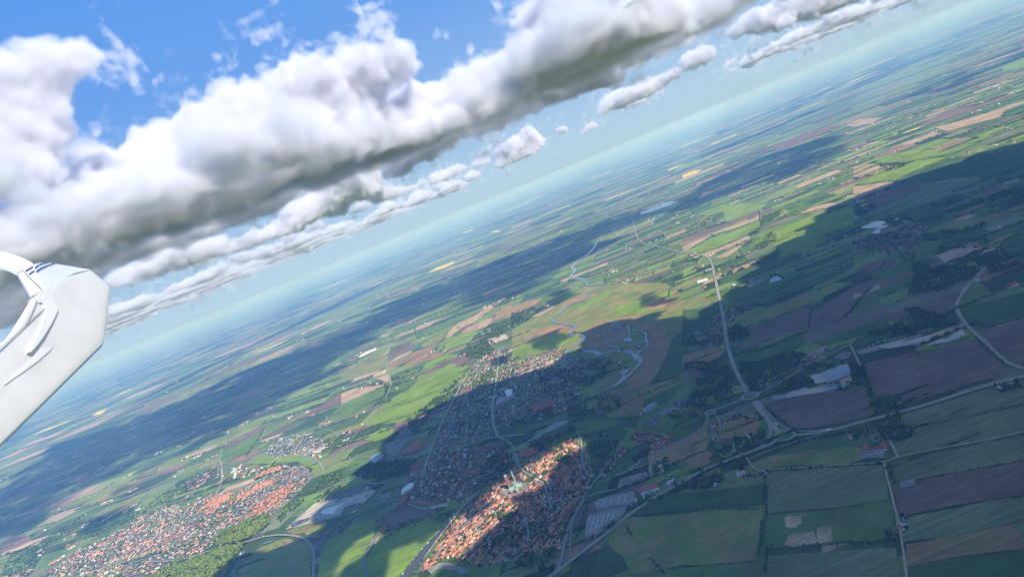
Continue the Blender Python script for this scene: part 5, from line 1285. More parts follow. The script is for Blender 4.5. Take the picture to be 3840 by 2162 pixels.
for pts, s, n in banks:
    L = GP('5', pts); seg = np.hypot(*np.diff(L, axis=0).T); cum = np.concatenate([[0], np.cumsum(seg)])
    for k in range(n):
        t_ = (k+.5+rc.uniform(-.35, .35))/n*cum[-1]; i = min(np.searchsorted(cum, t_)-1, len(seg)-1); u = (L[i+1]-L[i])/seg[i]; v = np.array([u[1], -u[0]])*s
        p = L[i]+u*(t_-cum[i])+v*2.6; t = link(bpy.data.objects.new("boat", None)); t.location = (*p, Z0+.1); t.rotation_euler = (0, 0, math.atan2(u[1], u[0])+rc.choice([0, math.pi])); f = rc.uniform(.9, 1.5); t.scale = (f, f*1.05, f)
        dk = rc.random() < .3
        for n_, m_ in (("hull", ME_BH), ("cabin", ME_BC), ("windscreen", ME_BG)):
            ob = obj(n_, m_, t if n_ != 'windscreen' else t); ob.color = (*((.03, .05, .12) if dk else (.8, .8, .78)), 1)
        tag(t, f"{'dark blue' if dk else 'white'} motor boat moored at the {'meadow' if s > 0 else 'town'} bank, {ordinal(k).replace('nearest', 'lowest') if k else 'lowest'} on the canal", "boat", "boats moored along the canal")
ME_VB = bm_mesh("body", lambda b: box_bm(b, -3.2, 3.2, -1.15, 1.15, .5, 2.7, .2), M_WHITE); ME_VW = bm_mesh("window", lambda b: box_bm(b, -1.8, 1.8, -1.17, 1.17, 1.4, 2.0), M_GLASSD)
cl = GP('6', [(938, 298), (960, 290), (985, 275), (1020, 268), (1045, 265), (1060, 262), (1075, 258), (1092, 252), (1105, 250), (1118, 248), (1190, 226), (1205, 222), (1220, 219), (1238, 214), (1252, 210)])
for k, p in enumerate(cl):
    t = link(bpy.data.objects.new("caravan", None)); t.location = (*p, Z0+.5); t.rotation_euler = (0, 0, R(60)+rc.normal(0, .15)); tag(t, f"white caravan on the lakeside pitch, {ordinal(len(cl)-1-k).replace('nearest', 'from the far end').replace('-from', ' from') if False else ordinal(k).replace('nearest', 'closest')} to the fishing lodge", "caravan", "caravans by the fishing lakes")
    obj("body", ME_VB, t); obj("window", ME_VW, t)
for k, (c, x, y, hpx, lab) in enumerate((('a', 378, 152, 25, "white wind turbine, left one of the pair in the far fields"), ('a', 478, 148, 27, "white wind turbine, right one of the pair in the far fields"), ('4', 897, 478, 14, "white wind turbine alone in the blue-shaded far plain"), ('2', 1112, 1312, 18, "white wind turbine near the far river bend"))):
    g = G(c, x, y); t = link(bpy.data.objects.new("wind_turbine", None)); t.location = (*g, 0); tag(t, lab, "wind turbine", "wind turbines")
    frustum("tower", 2.6, 1.3, 0, 80, M_WHITE, t); hub = frustum("hub", 1.8, 1.2, 79, 82.5, M_WHITE, t)
    for q in range(3):
        a_ = 2*math.pi*q/3+k*.5; d_ = np.array([math.cos(a_), math.sin(a_)]); e_ = np.array([-d_[1], d_[0]])
        V = [(*0*d_, 0)]*0+[(d_[0]*r_+e_[0]*w_, yy, 81+d_[1]*r_+e_[1]*w_) for yy in (-2.9, -2.5) for r_, w_ in ((1, -.8), (6, -1.6), (36, -.3), (36, .3), (6, 1.0), (1, .8))]
        me = bpy.data.meshes.new("blade"); me.from_pydata(V, [], [(5, 4, 3, 2, 1, 0), (6, 7, 8, 9, 10, 11)]+[(i, (i+1) % 6, 6+(i+1) % 6, 6+i) for i in range(6)]); me.materials.append(M_WHITE); obj("blade", me, hub)
# ------------------------------------------------------------------ the wing of the aeroplane we sit in
CR['W'] = (0, 900, .5654)
EYE = np.array([0, 0, H])
def wp(x, y, d): return ray('W', x, y)*d
def plane3(a, b, c):
    n = np.cross(b-a, c-a); n /= np.linalg.norm(n)
    if n@(a+b+c) > 0: n = -n
    return n, n@a
def on(pl, x, y):
    v = ray('W', x, y); return v*(pl[1]/(v@pl[0]))
MAIN = plane3(wp(0, 1375, 2.4), wp(695, 685, 4.4), wp(0, 715, 3.0))
def tilted(a, b, k):                       # plane through a and b on the wing, turned towards the light by k
    n0 = MAIN[0]; ax = b-a; ax /= np.linalg.norm(ax); t = np.cross(ax, n0); t *= np.sign(t@SD); n = n0+k*t; n /= np.linalg.norm(n); return n, n@a
M_WING, t_, b_ = new_mat("gloss_white_wing"); b_.inputs['Base Color'].default_value = (.70, .70, .71, 1); b_.inputs['Roughness'].default_value = .32; b_.inputs['Coat Weight'].default_value = .6; b_.inputs['Coat Roughness'].default_value = .04
f_ = mrange(t_, noise_fac(t_, 3.0, 3, .5, N(t_, 'ShaderNodeNewGeometry').outputs['Position']), .3, .7, .96, 1.03); rgb = N(t_, 'ShaderNodeRGB'); rgb.outputs[0].default_value = (.70, .70, .71, 1); t_.links.new(mulcol(t_, rgb.outputs[0], f_), b_.inputs['Base Color'])
M_BLUE = plain_mat("navy_stripe", (.018, .035, .26), .25, .5, .05, 4); M_SEAM = plain_mat("panel_seam", (.33, .33, .35), .6, .3, .05, 4)
wing = link(bpy.data.objects.new("aircraft_wing", None)); wing.location = tuple(EYE+wp(300, 900, 3.4)); W0 = np.array(wing.location)
tag(wing, "glossy white aeroplane wing tip with blue-striped winglet, cut by the left edge", "aircraft wing")
M_PANEL = M_WING.copy(); M_PANEL.name = 'gloss_white_wing_dimmed'; next(n for n in M_PANEL.node_tree.nodes if n.type == 'RGB').outputs[0].default_value = (.73, .73, .72, 1)  # same white paint, greyed so the built-in reflection shapes look brighter
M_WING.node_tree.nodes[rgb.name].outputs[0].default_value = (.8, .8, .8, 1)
def wobj(name, V, F, mat, parent=wing, smooth=False):
    me = bpy.data.meshes.new(name); me.from_pydata([tuple(np.asarray(v)+EYE-W0) for v in V], [], F); me.materials.append(mat)
    bm = bmesh.new(); bm.from_mesh(me); bmesh.ops.recalc_face_normals(bm, faces=bm.faces); bm.to_mesh(me); bm.free()
    if smooth: me.polygons.foreach_set('use_smooth', np.ones(len(me.polygons), bool))
    return obj(name, me, parent)
def slab(name, pl, pts, th, mat, parent=wing, lift=0.0):
    n = pl[0]; A = [on(pl, x, y)+n*lift for x, y in pts]; B = [a-n*th for a in A]; k = len(A)
    return wobj(name, A+B, [tuple(range(k)), tuple(range(2*k-1, k-1, -1))]+[(i, (i+1) % k, k+(i+1) % k, k+i) for i in range(k)], mat, parent)
def resample(pts, n):
    P = np.array(pts, float); s = np.concatenate([[0], np.cumsum(np.hypot(*np.diff(P, axis=0).T))]); t = np.linspace(0, s[-1], n); return np.stack([np.interp(t, s, P[:, 0]), np.interp(t, s, P[:, 1])], 1)
LE = [(-160, 1535), (0, 1375), (350, 1030), (695, 685), (715, 545), (738, 302), (668, 248), (600, 196)]
TE = [(-160, 900), (-60, 765), (70, 610), (150, 482), (212, 382), (262, 350), (288, 332), (345, 288), (440, 240), (600, 199)]
nu, nvv = 57, 15; a_, b2 = resample(LE, nu), resample(TE, nu); tt = np.concatenate([[0, .012, .03, .06, .1], np.linspace(.17, 1, nvv-5)]); top, bot = [], []
for i in range(nu):
    for t in tt:
        x, y = a_[i]*(1-t)+b2[i]*t; p = on(MAIN, x, y)
        camber = .005*math.sin(math.pi*min(t*1.1, 1))*(1-i/nu*.6)-.012*math.exp(-t/.012)
        q = p+MAIN[0]*camber; q = q*(1.0); top.append(q); bot.append(p-MAIN[0]*(.002+.09*math.sin(math.pi*t)**.7*(1-.6*i/nu)+.03*math.exp(-t/.02)))
m_ = len(tt); F = []; n = len(top)
for i in range(nu-1):
    for j in range(m_-1):
        v = (i*m_+j, i*m_+j+1, (i+1)*m_+j+1, (i+1)*m_+j); F.append(v); F.append(tuple(n+q for q in v[::-1]))
    F.append((i*m_, (i+1)*m_, n+(i+1)*m_, n+i*m_)); F.append((i*m_+m_-1, n+i*m_+m_-1, n+(i+1)*m_+m_-1, (i+1)*m_+m_-1))
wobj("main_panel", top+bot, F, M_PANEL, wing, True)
CAPP = tilted(on(MAIN, 288, 334), on(MAIN, 600, 196), .22)
slab("tip_cap", CAPP, [(212, 163), (235, 156), (260, 152), (285, 150), (310, 150), (338, 152), (365, 157), (480, 175), (600, 196), (540, 206), (490, 219), (440, 240), (400, 262), (365, 286), (330, 306), (285, 335), (262, 285), (240, 228)], .01, M_WING, wing, .003)
WLP = tilted(on(CAPP, 285, 335), on(CAPP, 212, 163), .9)
wl = slab("winglet", WLP, [(-90, 60), (0, 88), (80, 105), (150, 131), (190, 150), (212, 161), (240, 226), (262, 283), (285, 333), (272, 331), (162, 222), (148, 208), (118, 224), (60, 195), (0, 178), (-90, 145)], .025, M_WING, wing, .014)
slab("rudder", WLP, [(120, 227), (148, 212), (160, 225), (228, 292), (271, 336), (240, 352), (207, 377), (165, 305)], .02, M_WING, wl, .006)
for pts in ([(216, 190), (246, 167), (275, 155), (310, 150.5), (322, 151), (290, 158), (255, 171), (221, 199)], [(226, 214), (262, 187), (305, 168), (348, 155.5), (363, 158), (318, 173), (272, 195), (231, 224)]): slab("stripe", CAPP, pts, .003, M_BLUE, wing, .0065)
for pts in ([(165, 216), (190, 200), (214, 188), (219, 198), (196, 210), (173, 225)], [(187, 238), (206, 224), (225, 213), (230, 223), (212, 234), (194, 247)]): slab("stripe", WLP, pts, .003, M_BLUE, wl, .0175)
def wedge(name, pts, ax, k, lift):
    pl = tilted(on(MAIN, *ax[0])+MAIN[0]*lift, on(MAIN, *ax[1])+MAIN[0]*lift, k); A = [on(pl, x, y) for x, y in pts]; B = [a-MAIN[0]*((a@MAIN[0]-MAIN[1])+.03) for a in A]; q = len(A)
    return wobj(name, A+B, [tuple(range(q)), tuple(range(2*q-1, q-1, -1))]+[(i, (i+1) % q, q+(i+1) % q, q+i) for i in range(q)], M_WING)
wedge("winglet_reflection", [(322, 300), (345, 322), (366, 346), (370, 400), (386, 462), (348, 540), (296, 628), (250, 692), (207, 740), (190, 742), (232, 672), (272, 590), (298, 515), (306, 452), (300, 425), (276, 408), (262, 412), (215, 378), (258, 352), (290, 322)], ((207, 377), (366, 346)), .035, .007)  # raised white shape standing in for the winglet mirrored in the gloss
wedge("reflection_sliver", [(348, 704), (330, 730), (250, 800), (140, 880), (30, 955), (110, 880), (200, 800), (282, 716)], ((30, 955), (348, 704)), .05, .0075)  # white sliver shaped as a second reflection on the panel
def seam(name, line, w, pl, lift, parent=wing):
    L = np.array(line, float); t = np.gradient(L, axis=0); t /= np.hypot(*t.T)[:, None]; nn = np.stack([-t[:, 1], t[:, 0]], 1)*w/2; a, b = L+nn, L-nn
    return slab(name, pl, [tuple(q) for q in a]+[tuple(q) for q in b[::-1]], .003, M_SEAM, parent, lift)
seam("hinge_seam", [(296, 448), (230, 505), (150, 578), (70, 650), (0, 714), (-60, 770)], 5, MAIN, .008)
seam("hinge_seam", [(235, 405), (205, 480), (165, 560)], 3, MAIN, .008)
seam("hinge_seam", [(152, 215), (215, 282), (276, 338)], 3, WLP, .018, wl)
# ------------------------------------------------------------------ clouds and haze
def vapour(name, dens, k1, k2, s1, s2, band=.35):
    """droplets: thick inside, eaten away at the rim by turbulence of two sizes"""
    m = vol_mat(name, (.885, .885, .92), dens); t = m.node_tree; v = next(n for n in t.nodes if n.type == 'PRINCIPLED_VOLUME')
    v.inputs['Density Attribute'].default_value = ''
    geo = N(t, 'ShaderNodeNewGeometry').outputs['Position']; at = N(t, 'ShaderNodeAttribute', attribute_name='density').outputs['Fac']
    n1 = mrange(t, noise_fac(t, s1, 2, .5, geo), .3, .7, -k1, k1); n2 = mrange(t, noise_fac(t, s2, 4, .6, geo), .3, .7, -k2, k2)
    x = math_(t, 'ADD', math_(t, 'ADD', math_(t, 'MULTIPLY', at, 1.7), n1), math_(t, 'SUBTRACT', n2, .36))
    t.links.new(mrange(t, x, 0, band, 0, dens), v.inputs['Density']); return m
VAP = [vapour("cloud_core", .019, .42, .28, .0020, .0085, .5), vol_mat("cloud_rim", (1, 1, 1), 2e-5), vol_mat("cloud_sheet", (1, 1, 1), .050), vapour("cloud_core_far", .016, .32, .36, .0016, .0085, .45), vapour("cloud_core_street", .013, .38, .16, .0016, .0060, .6), vapour("cloud_wisp", .0045, .55, .5, .003, .010, .8)]
cy.volume_step_rate = 2.6; cy.volume_max_steps = 256
BASE = 1600.0
def tex(name, s, d):
    t = bpy.data.textures.new(name, 'CLOUDS'); t.noise_scale = s; t.noise_depth = d; return t
TX1, TX2 = tex("billow", 380, 3), tex("puff", 110, 4)
def shell(lobes, base, voxel, d1, d2, sq=.85):
    V = np.concatenate([I1V*np.array([r, r, r*sq])+c for c, r in lobes]); F = np.concatenate([I1F+i*len(I1V) for i in range(len(lobes))])
    me = bpy.data.meshes.new("shell"); me.from_pydata(V.tolist(), [], F.tolist()); o = link(bpy.data.objects.new("shell", me))
    m = o.modifiers.new('r', 'REMESH'); m.mode = 'VOXEL'; m.voxel_size = voxel
    for t, s in ((TX1, d1), (TX2, d2)):
        if s: m = o.modifiers.new('d', 'DISPLACE'); m.texture = t; m.texture_coords = 'GLOBAL'; m.strength = s; m.mid_level = .5
    ev = o.evaluated_get(bpy.context.evaluated_depsgraph_get()); m2 = ev.to_mesh(); n = len(m2.vertices); co = np.empty(n*3, np.float32); m2.vertices.foreach_get('co', co); co = co.reshape(-1, 3)
    nl = len(m2.loops); li = np.empty(nl, np.int32); m2.loops.foreach_get('vertex_index', li); ls = np.empty(len(m2.polygons), np.int32); m2.polygons.foreach_get('loop_total', ls)
    ev.to_mesh_clear(); bpy.data.objects.remove(o); bpy.data.meshes.remove(me)
    lo = co[:, 2] < base; co[lo, 2] = base+(co[lo, 2]-base)*.10
    return co, li, ls
def cloud(name, label, lobes_px, seed, voxel=40, sub=(6, 4), base=BASE, sq=.85, edge=1.36, d=(130, 60), group=None, band=None, wisp=False):
    """lobes_px: (x, y, radius, depth or None) on sheet D; None puts the lobe on the cloud base"""
    base += 130 if group else 0; rng = random.Random(seed); L = []; voxel *= 1.35 if group else 1
    for x, y, r, dep in lobes_px:
        if dep: dep *= 1.0 if not group else 1.25
        v = ray('D', x, y); rp = r/2575.5*1024/F_PX
        if dep is None: dep = (base+120-H)/max(v[2], .004); dep = min(dep, (base+.3*rp*dep-H)/max(v[2], .004))
        c = np.array([0, 0, H])+v*dep; R_ = rp*dep; L.append((c, R_))
        for _ in range(sub[0]):
            n = np.array([rng.gauss(0, 1), rng.gauss(0, 1), abs(rng.gauss(0, 1))*.9-.15]); n /= np.linalg.norm(n); r2 = R_*rng.uniform(.3, .52); c2 = c+n*R_*rng.uniform(.72, .95); L.append((c2, r2))
            for _ in range(sub[1]):
                n2 = n*.7+np.array([rng.gauss(0, 1), rng.gauss(0, 1), rng.gauss(0, 1)]); n2 /= np.linalg.norm(n2); L.append((c2+n2*r2*.9, r2*rng.uniform(.25, .45)))
    dist_ = np.mean([c[1] for c, _ in L]); R_m = np.mean([r for _, r in L])
    co, li, lt = shell([(c, r*edge+12) for c, r in L], base-20, voxel, d[0], d[1], sq)
    me = bpy.data.meshes.new(name); me.vertices.add(len(co)); me.vertices.foreach_set('co', co.ravel()); ls = np.concatenate([[0], np.cumsum(lt)[:-1]]).astype(np.int32)
    me.loops.add(len(li)); me.loops.foreach_set('vertex_index', li); me.polygons.add(len(lt)); me.polygons.foreach_set('loop_start', ls); me.polygons.foreach_set('loop_total', lt); me.materials.append(VAP[1]); me.update(calc_edges=True)
    o = obj(name, me); tag(o, label, "cloud", group); print(name, len(co))
    vo = bpy.data.volumes.new("cloud_core"); far_ = dist_ > 7900; vo.materials.append(VAP[5] if wisp else VAP[3] if far_ else VAP[0]); c = obj("cloud_core", vo, o)
    md = c.modifiers.new('vapour', 'MESH_TO_VOLUME'); md.object = o; md.resolution_mode = 'VOXEL_SIZE'; md.voxel_size = voxel*.8; md.interior_band_width = band or voxel*(3 if far_ else 5); md.density = 1; return o
cloud("cumulus_cloud", "towering white cumulus with dark grey base at the top of the picture",
      [(1345, 60, 55, 5800), (1400, 20, 85, 5800), (1480, 30, 110, 5700), (1580, 20, 100, 5700), (1660, 30, 75, 5700), (1330, 150, 55, 5900), (1420, 120, 85, 5800), (1520, 110, 85, 5700), (1610, 80, 80, 5700),
       (1350, 210, 70, None), (1450, 180, 80, None), (1550, 140, 80, None), (1640, 90, 70, None), (1310, 250, 40, None), (1400, 245, 50, None), (1490, 215, 50, None), (1600, 150, 50, None), (1700, 70, 45, None), (1330, 258, 36, None), (1430, 246, 36, None), (1530, 202, 36, None), (1620, 155, 36, None), (1690, 105, 30, None)], 1, 40)
cloud("cumulus_cloud", "long bank of white and grey cloud crossing the sky diagonally",
      [(250, 440, 75, 5600), (380, 400, 90, 5800), (520, 350, 95, 6000), (650, 290, 105, 6000), (780, 230, 105, 6200), (900, 195, 90, 6400), (1000, 170, 65, 6600), (450, 470, 105, 5600), (600, 410, 115, 5800), (750, 350, 110, 6000), (870, 300, 95, 6400),
       (300, 530, 105, 5200), (180, 500, 85, 5000), (60, 560, 90, 4800), (950, 320, 80, 7000), (1060, 275, 75, 7200), (1160, 235, 70, 7200), (1240, 190, 60, 7000), (1280, 160, 40, 6900),
       (80, 560, 80, None), (200, 545, 80, None), (330, 505, 80, None), (460, 475, 80, None), (600, 440, 75, None), (730, 405, 70, None), (850, 360, 60, None), (40, 640, 60, None), (130, 620, 60, None), (250, 600, 65, None), (400, 555, 65, None), (540, 510, 65, None), (680, 465, 60, None), (800, 425, 50, None), (920, 385, 45, None), (1050, 345, 55, None), (1150, 310, 50, None), (1240, 285, 45, None), (1010, 430, 35, None), (1080, 390, 40, None)], 2, 46, (6, 3))
cloud("cumulus_cloud", "tall ragged cloud column at the left edge of the sky",
      [(20, 230, 110, 4600), (60, 320, 110, 4600), (120, 170, 85, 4700), (200, 140, 60, 4800), (20, 430, 110, 4500), (80, 440, 80, 4500), (130, 260, 55, 4700), (-60, 350, 140, 4500), (-40, 480, 130, None), (262, 130, 32, 4900), (290, 150, 22, 4900), (160, 210, 45, 4800)], 3, 36, (7, 4))
far = dict(group="small cumulus near the horizon")
cloud("cumulus_cloud", "compact bright cumulus beside the dark-based tower, above the horizon", [(1330, 345, 28, 19000), (1300, 365, 32, 19000), (1355, 360, 24, 19000), (1270, 385, 24, 19000), (1300, 400, 28, 19000), (1260, 415, 22, 19000), (1340, 385, 22, 19000), (1230, 372, 14, 19500), (1290, 425, 14, 19000)], 4, 75, (7, 4), d=(180, 110), **far)
cloud("cumulus_cloud", "long hazy cloud bank low under the diagonal bank, brightest in its humps",
      [(1215, 414, 26, 13500), (1160, 436, 33, 13000), (1110, 461, 36, 13000), (1060, 481, 36, 12500), (1010, 501, 36, 12500), (960, 496, 33, 12000), (905, 436, 49, 11500), (860, 466, 52, 11000), (920, 471, 46, 11500), (810, 506, 46, 10800), (760, 536, 49, 10500), (740, 571, 44, 10500), (700, 594, 46, 10300), (650, 611, 44, 10000), (600, 626, 39, 9800), (540, 626, 41, 9200), (480, 628, 46, 9000), (430, 631, 44, 8800), (400, 641, 33, 8600), (370, 671, 39, 8500), (330, 688, 36, 8300), (290, 701, 31, 8200),
       (1190, 446, 23, None), (1120, 476, 23, None), (1050, 501, 26, None), (980, 521, 26, None), (910, 526, 31, None), (850, 536, 31, None), (790, 571, 28, None), (730, 601, 26, None), (660, 636, 26, None), (590, 651, 26, None), (520, 656, 28, None), (450, 671, 31, None), (380, 696, 28, None), (320, 711, 26, None)], 5, 62, (5, 3), **far)
cloud("cumulus_cloud", "thin low cloud streak right of the wing tip", [(430, 766, 13, 16500), (470, 755, 16, 17000), (495, 748, 14, 17000), (520, 740, 18, 17500), (545, 731, 15, 17500), (570, 722, 16, 18000), (595, 711, 14, 18000), (620, 700, 13, 18500), (642, 692, 12, 18500), (660, 685, 10, 19000)], 9, 70, (5, 4), d=(150, 100), **far)
cloud("cumulus_cloud", "low broken cloud behind the wing tip edge", [(285, 810, 15, 15500), (305, 800, 16, 15500), (325, 794, 15, 16000), (345, 788, 16, 16000), (368, 784, 15, 16000), (390, 780, 14, 16000)], 10, 70, (5, 4), d=(150, 100), **far)
cloud("cumulus_cloud", "line of white cloud right of the dark-based tower", [(1530, 260, 27, 13500), (1570, 250, 32, 13500), (1620, 228, 30, 13500), (1660, 205, 25, 13500), (1700, 185, 22, 13500), (1510, 285, 17, 13500), (1600, 260, 25, None), (1660, 235, 17, None)], 11, 60, (6, 4), **far)
cloud("cumulus_cloud", "twin bright puffs on the right of the sky", [(1740, 150, 30, 13000), (1770, 140, 30, 13000), (1720, 175, 17, 13000), (1800, 190, 20, 14000), (1840, 170, 25, 14000), (1825, 185, 20, 14000)], 12, 55, (6, 4), **far)
cloud("cumulus_cloud", "small slanting puff under the right-hand cloud line", [(1490, 325, 16, 17000), (1470, 345, 14, 17000), (1450, 355, 9, 17000)], 13, 60, (6, 4), d=(150, 110), **far)
cloud("cumulus_cloud", "tiny puff just right of the compact bright cumulus", [(1415, 325, 12, 17000), (1400, 330, 7, 17000)], 14, 60, (6, 4), d=(150, 110), **far)
cloud("cumulus_cloud", "wide grey-white bank at the top right corner of the sky", [(1850, 80, 30, 10500), (1900, 55, 42, 10500), (1960, 35, 47, 10500), (2030, 10, 50, 10500), (2100, 0, 50, 10500), (2180, -30, 55, 10500), (1980, 60, 27, None), (2060, 40, 27, None)], 15, 55, (6, 4), **far)
cloud("cumulus_cloud", "row of cream puffs along the right-hand horizon", [(1940, 130, 22, 15000), (1980, 110, 25, 15000), (2020, 92, 27, 15000), (2060, 75, 17, 15000), (2000, 120, 15, None), (2150, 65, 17, 17000), (2190, 45, 20, 17000), (2240, 25, 20, 17000), (2290, 10, 17, 17000), (2120, 95, 11, 17000)], 16, 65, (6, 4), d=(160, 110), **far)
cloud("cumulus_cloud", "small dissolving puff at the top edge of the sky", [(1825, 8, 14, 7000), (1745, 65, 14, 9000), (1770, 60, 10, 9000)], 17, 40, (6, 4), **far)
cloud("cumulus_cloud", "faint torn wisp of cloud at the top edge left of centre", [(640, 38, 24, 6000), (668, 22, 20, 6000), (690, 5, 20, 6000), (612, 55, 16, 6000)], 18, 34, (5, 4), wisp=True)
cloud("cumulus_cloud", "faint thin wisp hanging in the blue gap over the diagonal bank", [(235, 315, 18, 5600), (255, 290, 16, 5600), (272, 265, 12, 5600)], 19, 30, (5, 4), wisp=True)
# sheets of cloud overhead, out of the picture, that leave the town and the right-hand fields in shade; footprint surveyed from their shadow
SHADE = [(520, 1500), (600, 1400), (690, 1385), (760, 1360), (850, 1320), (790, 1290), (735, 1330), (800, 1275), (905, 1195), (890, 1165), (960, 1130), (1010, 1080), (1110, 1012), (1170, 990), (1230, 962), (1260, 955), (1350, 930), (1430, 893), (1480, 870), (1475, 830), (1520, 812),
         (1600, 792), (1700, 792), (1770, 800), (1800, 770), (1860, 722), (1930, 650), (1990, 610), (2040, 560), (2090, 520), (2160, 490), (2260, 460), (2400, 410), (2600, 345), (2900, 240), (2900, 1560), (520, 1560)]
HOLES = [[(1000, 1490), (1130, 1345), (1200, 1270), (1270, 1205), (1320, 1165), (1390, 1125), (1470, 1095), (1495, 1124), (1425, 1168), (1362, 1214), (1340, 1255), (1312, 1302), (1285, 1358), (1224, 1388), (1165, 1438), (1110, 1495)],
         [(900, 1500), (990, 1395), (1090, 1325), (1150, 1270), (1180, 1280), (1110, 1350), (990, 1500)], [(790, 1480), (830, 1400), (950, 1300), (965, 1320), (880, 1440), (850, 1490)], [(990, 1312), (1060, 1280), (1060, 1300), (1000, 1325)]]
THIN = [[(2270, 1190), (2400, 1150), (2575, 1110), (2620, 1150), (2450, 1180), (2360, 1235)], [(2330, 1270), (2420, 1240), (2560, 1230), (2575, 1260), (2400, 1290)], [(1950, 1040), (2050, 1000), (2100, 1010), (1990, 1060)]]
PATCH = [[(1330, 850), (1400, 830), (1440, 845), (1380, 885), (1320, 875)], [(1600, 745), (1660, 735), (1700, 760), (1620, 775)], [(1370, 745), (1430, 720), (1470, 740), (1400, 765)], [(1240, 905), (1290, 890), (1300, 905), (1250, 915)]]
def shade_cloud(name, label, polys, holes, mat=2, cell=32, thick=120, z=BASE, seed=0, blur=4,  box=(-2200, 6500, -900, 7000)):
    xs = np.arange(box[0], box[1], cell); ys = np.arange(box[2], box[3], cell); gx, gy = np.meshgrid(xs, ys); P = np.stack([gx.ravel(), gy.ravel()], 1)
    fr = .004*32/cell; wob = np.array([[noise.fractal(Vector((x*fr, y*fr, 5+seed)), 1, 2, 4), noise.fractal(Vector((x*fr, y*fr, 15+seed)), 1, 2, 4)] for x, y in P])
    Dp, w = to_disp(np.c_[P+wob*(55*cell/32 if cell < 60 else 2.6*cell), np.zeros(len(P))]); m = np.zeros(len(P), bool)
    for q in polys: m |= pip(Dp, q)
    for q in holes: m &= ~pip(Dp, q)
    m &= w > 200
    if mat == 2 and cell == 32: dq, wq_ = to_disp(np.c_[P+SD[:2]/SD[2]*z, np.full(len(P), z)]); m &= ~((wq_ > 0) & (dq[:, 0] > -60) & (dq[:, 0] < 2635) & (dq[:, 1] > -40) & (dq[:, 1] < 1450))
    if cell == 32:                                # added unseen, overhead and right, to shade the near air; gap keeps wing sunlit
        sh = SD[:2]/SD[2]*H; behind = (P[:, 0] > -150-.35*P[:, 1]) & (P[:, 1] < 1750) & ((w < 200) | (Dp[:, 1] > 1450) | (Dp[:, 0] > 2575)) & (np.hypot(P[:, 0]+sh[0], P[:, 1]+sh[1]) > 480); m |= behind
    f = m.reshape(gx.shape).astype(float)
    for _ in range(blur):
        g = np.pad(f, 1); f = (g[:-2, 1:-1]+g[2:, 1:-1]+g[1:-1, :-2]+g[1:-1, 2:]+g[1:-1, 1:-1]+g[:-2, :-2]+g[2:, 2:]+g[:-2, 2:]+g[2:, :-2])/9
    nz = np.array([noise.fractal(Vector((x*.006, y*.006, 30+seed)), .9, 2, 5) for x, y in P]).reshape(gx.shape)
    f = f+.6*(f > .05)*(f < .97)*nz
    thin = np.zeros(len(P), bool)
    if cell == 32:
        for q in THIN: thin |= pip(Dp, q)
    g = np.pad(1-.88*thin.reshape(gx.shape), 2, mode='edge'); th = sum(g[i:i+gx.shape[0], j:j+gx.shape[1]] for i in range(5) for j in range(5))/25
    if cell >= 90: f = f*np.clip(.62+1.5*np.array([noise.fractal(Vector((x*.11/cell, y*.11/cell, 60+seed)), 1, 2, 3) for x, y in P]).reshape(gx.shape), 0, 1.15)
    keep = f > .3; top = np.where(keep, th*thick*np.clip((f-.3)/.7, 0, 1)**.8*(1+(.5 if cell < 60 else 1.1)*nz), 0); top = np.maximum(top, 2)
    off = SD[:2]/SD[2]*z; idx = -np.ones(gx.shape, int); ii = np.where(keep.ravel())[0]
    C = keep[:-1, :-1] & keep[1:, :-1] & keep[:-1, 1:] & keep[1:, 1:]; r, c = np.where(C); nx = gx.shape[1]
    q = np.stack([r*nx+c, r*nx+c+1, (r+1)*nx+c+1, (r+1)*nx+c], 1); used, inv_ = np.unique(q, return_inverse=True); q = inv_.reshape(q.shape); n = len(used)
    X = P[used]+off; T = top.ravel()[used]; Vt = np.c_[X, z+T*.8]; Vb = np.c_[X, z-T*.2]
    e = np.concatenate([q[:, [0, 1]], q[:, [1, 2]], q[:, [2, 3]], q[:, [3, 0]]]); s = set(map(tuple, e)); bd = np.array([(a_, b_) for a_, b_ in s if (b_, a_) not in s])
    side = np.stack([bd[:, 0], bd[:, 0]+n, bd[:, 1]+n, bd[:, 1]], 1)
    o = obj(name, mesh_np(name, np.concatenate([Vt, Vb]), [q, q[:, ::-1]+n, side], [VAP[mat]])); tag(o, label, "cloud")
    if mat == 1:
        vo = bpy.data.volumes.new("cloud_core"); vo.materials.append(VAP[4]); c = obj("cloud_core", vo, o); md = c.modifiers.new('vapour', 'MESH_TO_VOLUME'); md.object = o; md.resolution_mode = 'VOXEL_SIZE'; md.voxel_size = cell*.6; md.interior_band_width = thick*.5; md.density = 1
    dp, w = to_disp(np.concatenate([Vt, Vb])); vis = (w > 0) & (dp[:, 0] > 0) & (dp[:, 0] < 2575) & (dp[:, 1] > 0) & (dp[:, 1] < 1450); print(name, n, 'in picture', vis.sum(), dp[vis].min(0) if vis.any() else '', dp[vis].max(0) if vis.any() else ''); return o
shade_cloud("stratocumulus_cloud", "broad sheet of cloud overhead that shades the town and near fields, with an added unseen extension that shades the near air", [SHADE], HOLES)
shade_cloud("stratocumulus_cloud", "scraps of cloud overhead that shade patches of the meadows", PATCH, [], 2, 26, 34, BASE+60, 3, 3)
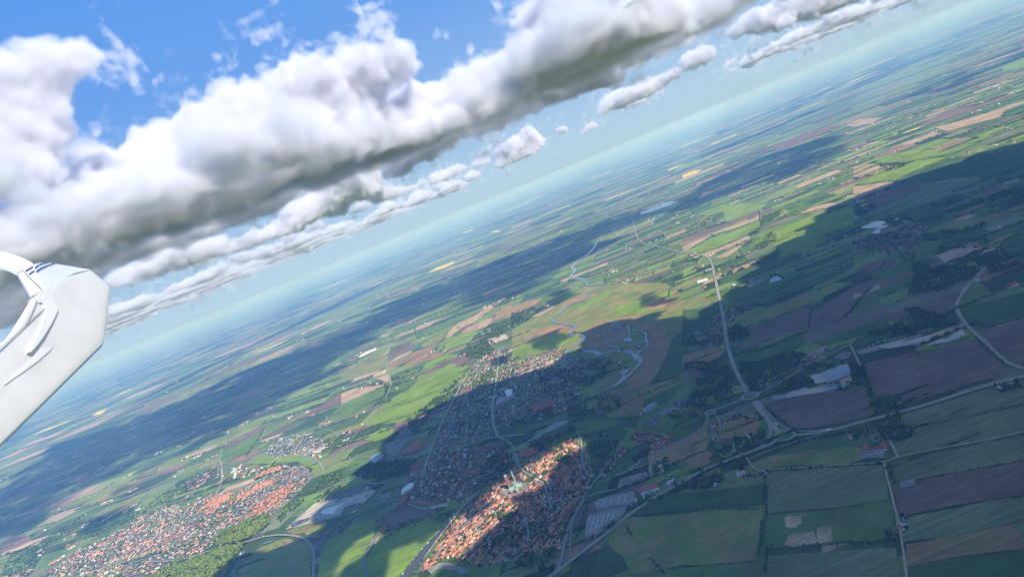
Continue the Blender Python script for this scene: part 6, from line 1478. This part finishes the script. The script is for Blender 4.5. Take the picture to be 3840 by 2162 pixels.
STREET1 = [(-120, 1290), (0, 1232), (125, 1118), (280, 1072), (425, 1018), (500, 985), (600, 938), (858, 835), (958, 768), (1033, 738), (1138, 700), (1238, 655), (1358, 612), (1433, 582), (1508, 562), (1578, 528), (1717, 498), (1817, 438), (1937, 385), (2067, 345), (2132, 320),
           (2167, 375), (2037, 435), (1917, 465), (1747, 522), (1598, 560), (1533, 595), (1483, 630), (1433, 672), (1378, 722), (1200, 770), (1058, 786), (983, 818), (858, 912), (750, 1000), (650, 1048), (565, 1088), (450, 1125), (350, 1165), (220, 1232), (100, 1315), (0, 1390), (-120, 1440)]
STREET2 = [(-100, 1130), (90, 1050), (140, 1005), (300, 925), (430, 875), (600, 800), (858, 680), (1000, 615), (1140, 558), (1158, 600), (1000, 668), (858, 735), (620, 855), (500, 900), (350, 962), (260, 1010), (100, 1095), (0, 1160), (-100, 1200)]
STREET3 = [(1767, 312), (1900, 270), (2067, 215), (2300, 122), (2575, 18), (2700, -30), (2700, 0), (2575, 50), (2300, 168), (2060, 258), (1800, 345)]
STREET4 = [(2267, 245), (2417, 178), (2575, 112), (2700, 60), (2700, 100), (2575, 150), (2420, 215), (2300, 252)]
shade_cloud("stratocumulus_cloud", "flat grey cloud base running under the long diagonal bank", [STREET1], [], 1, 70, 420, BASE+130, 6, 2, (-9000, 7000, 3000, 14000))
shade_cloud("stratocumulus_cloud", "thin far cloud street low over the left horizon", [STREET2], [], 1, 150, 260, BASE+130, 7, 1, (-24000, 4000, 6000, 30000))
shade_cloud("stratocumulus_cloud", "far cloud street low over the right-hand horizon", [STREET3], [], 1, 130, 380, BASE+130, 8, 1, (2000, 26000, 3000, 26000))
shade_cloud("stratocumulus_cloud", "nearer cloud street at the right edge of the sky", [STREET4], [], 1, 90, 350, BASE+130, 9, 1, (2000, 16000, 1500, 16000))
# haze: the air over the plain
M_HAZE = vol_mat("haze_air", (.22, .45, 1.0), 7.0e-5)
next(n for n in M_HAZE.node_tree.nodes if n.type == 'PRINCIPLED_VOLUME').inputs['Absorption Color'].default_value = (.84, .91, 1, 1)     # clear air scatters, it does not absorb
s_ = 160000; b0 = [(-s_, -70000), (s_, -70000), (s_, 160000), (-s_, 160000)]
me = bpy.data.meshes.new("haze"); me.from_pydata([(x, y, z) for z in (-1, 930) for x, y in b0], [], [(3, 2, 1, 0), (4, 5, 6, 7), (0, 1, 5, 4), (1, 2, 6, 5), (2, 3, 7, 6), (3, 0, 4, 7)]); me.materials.append(M_HAZE)
o = obj("haze", me); o['kind'] = 'stuff'
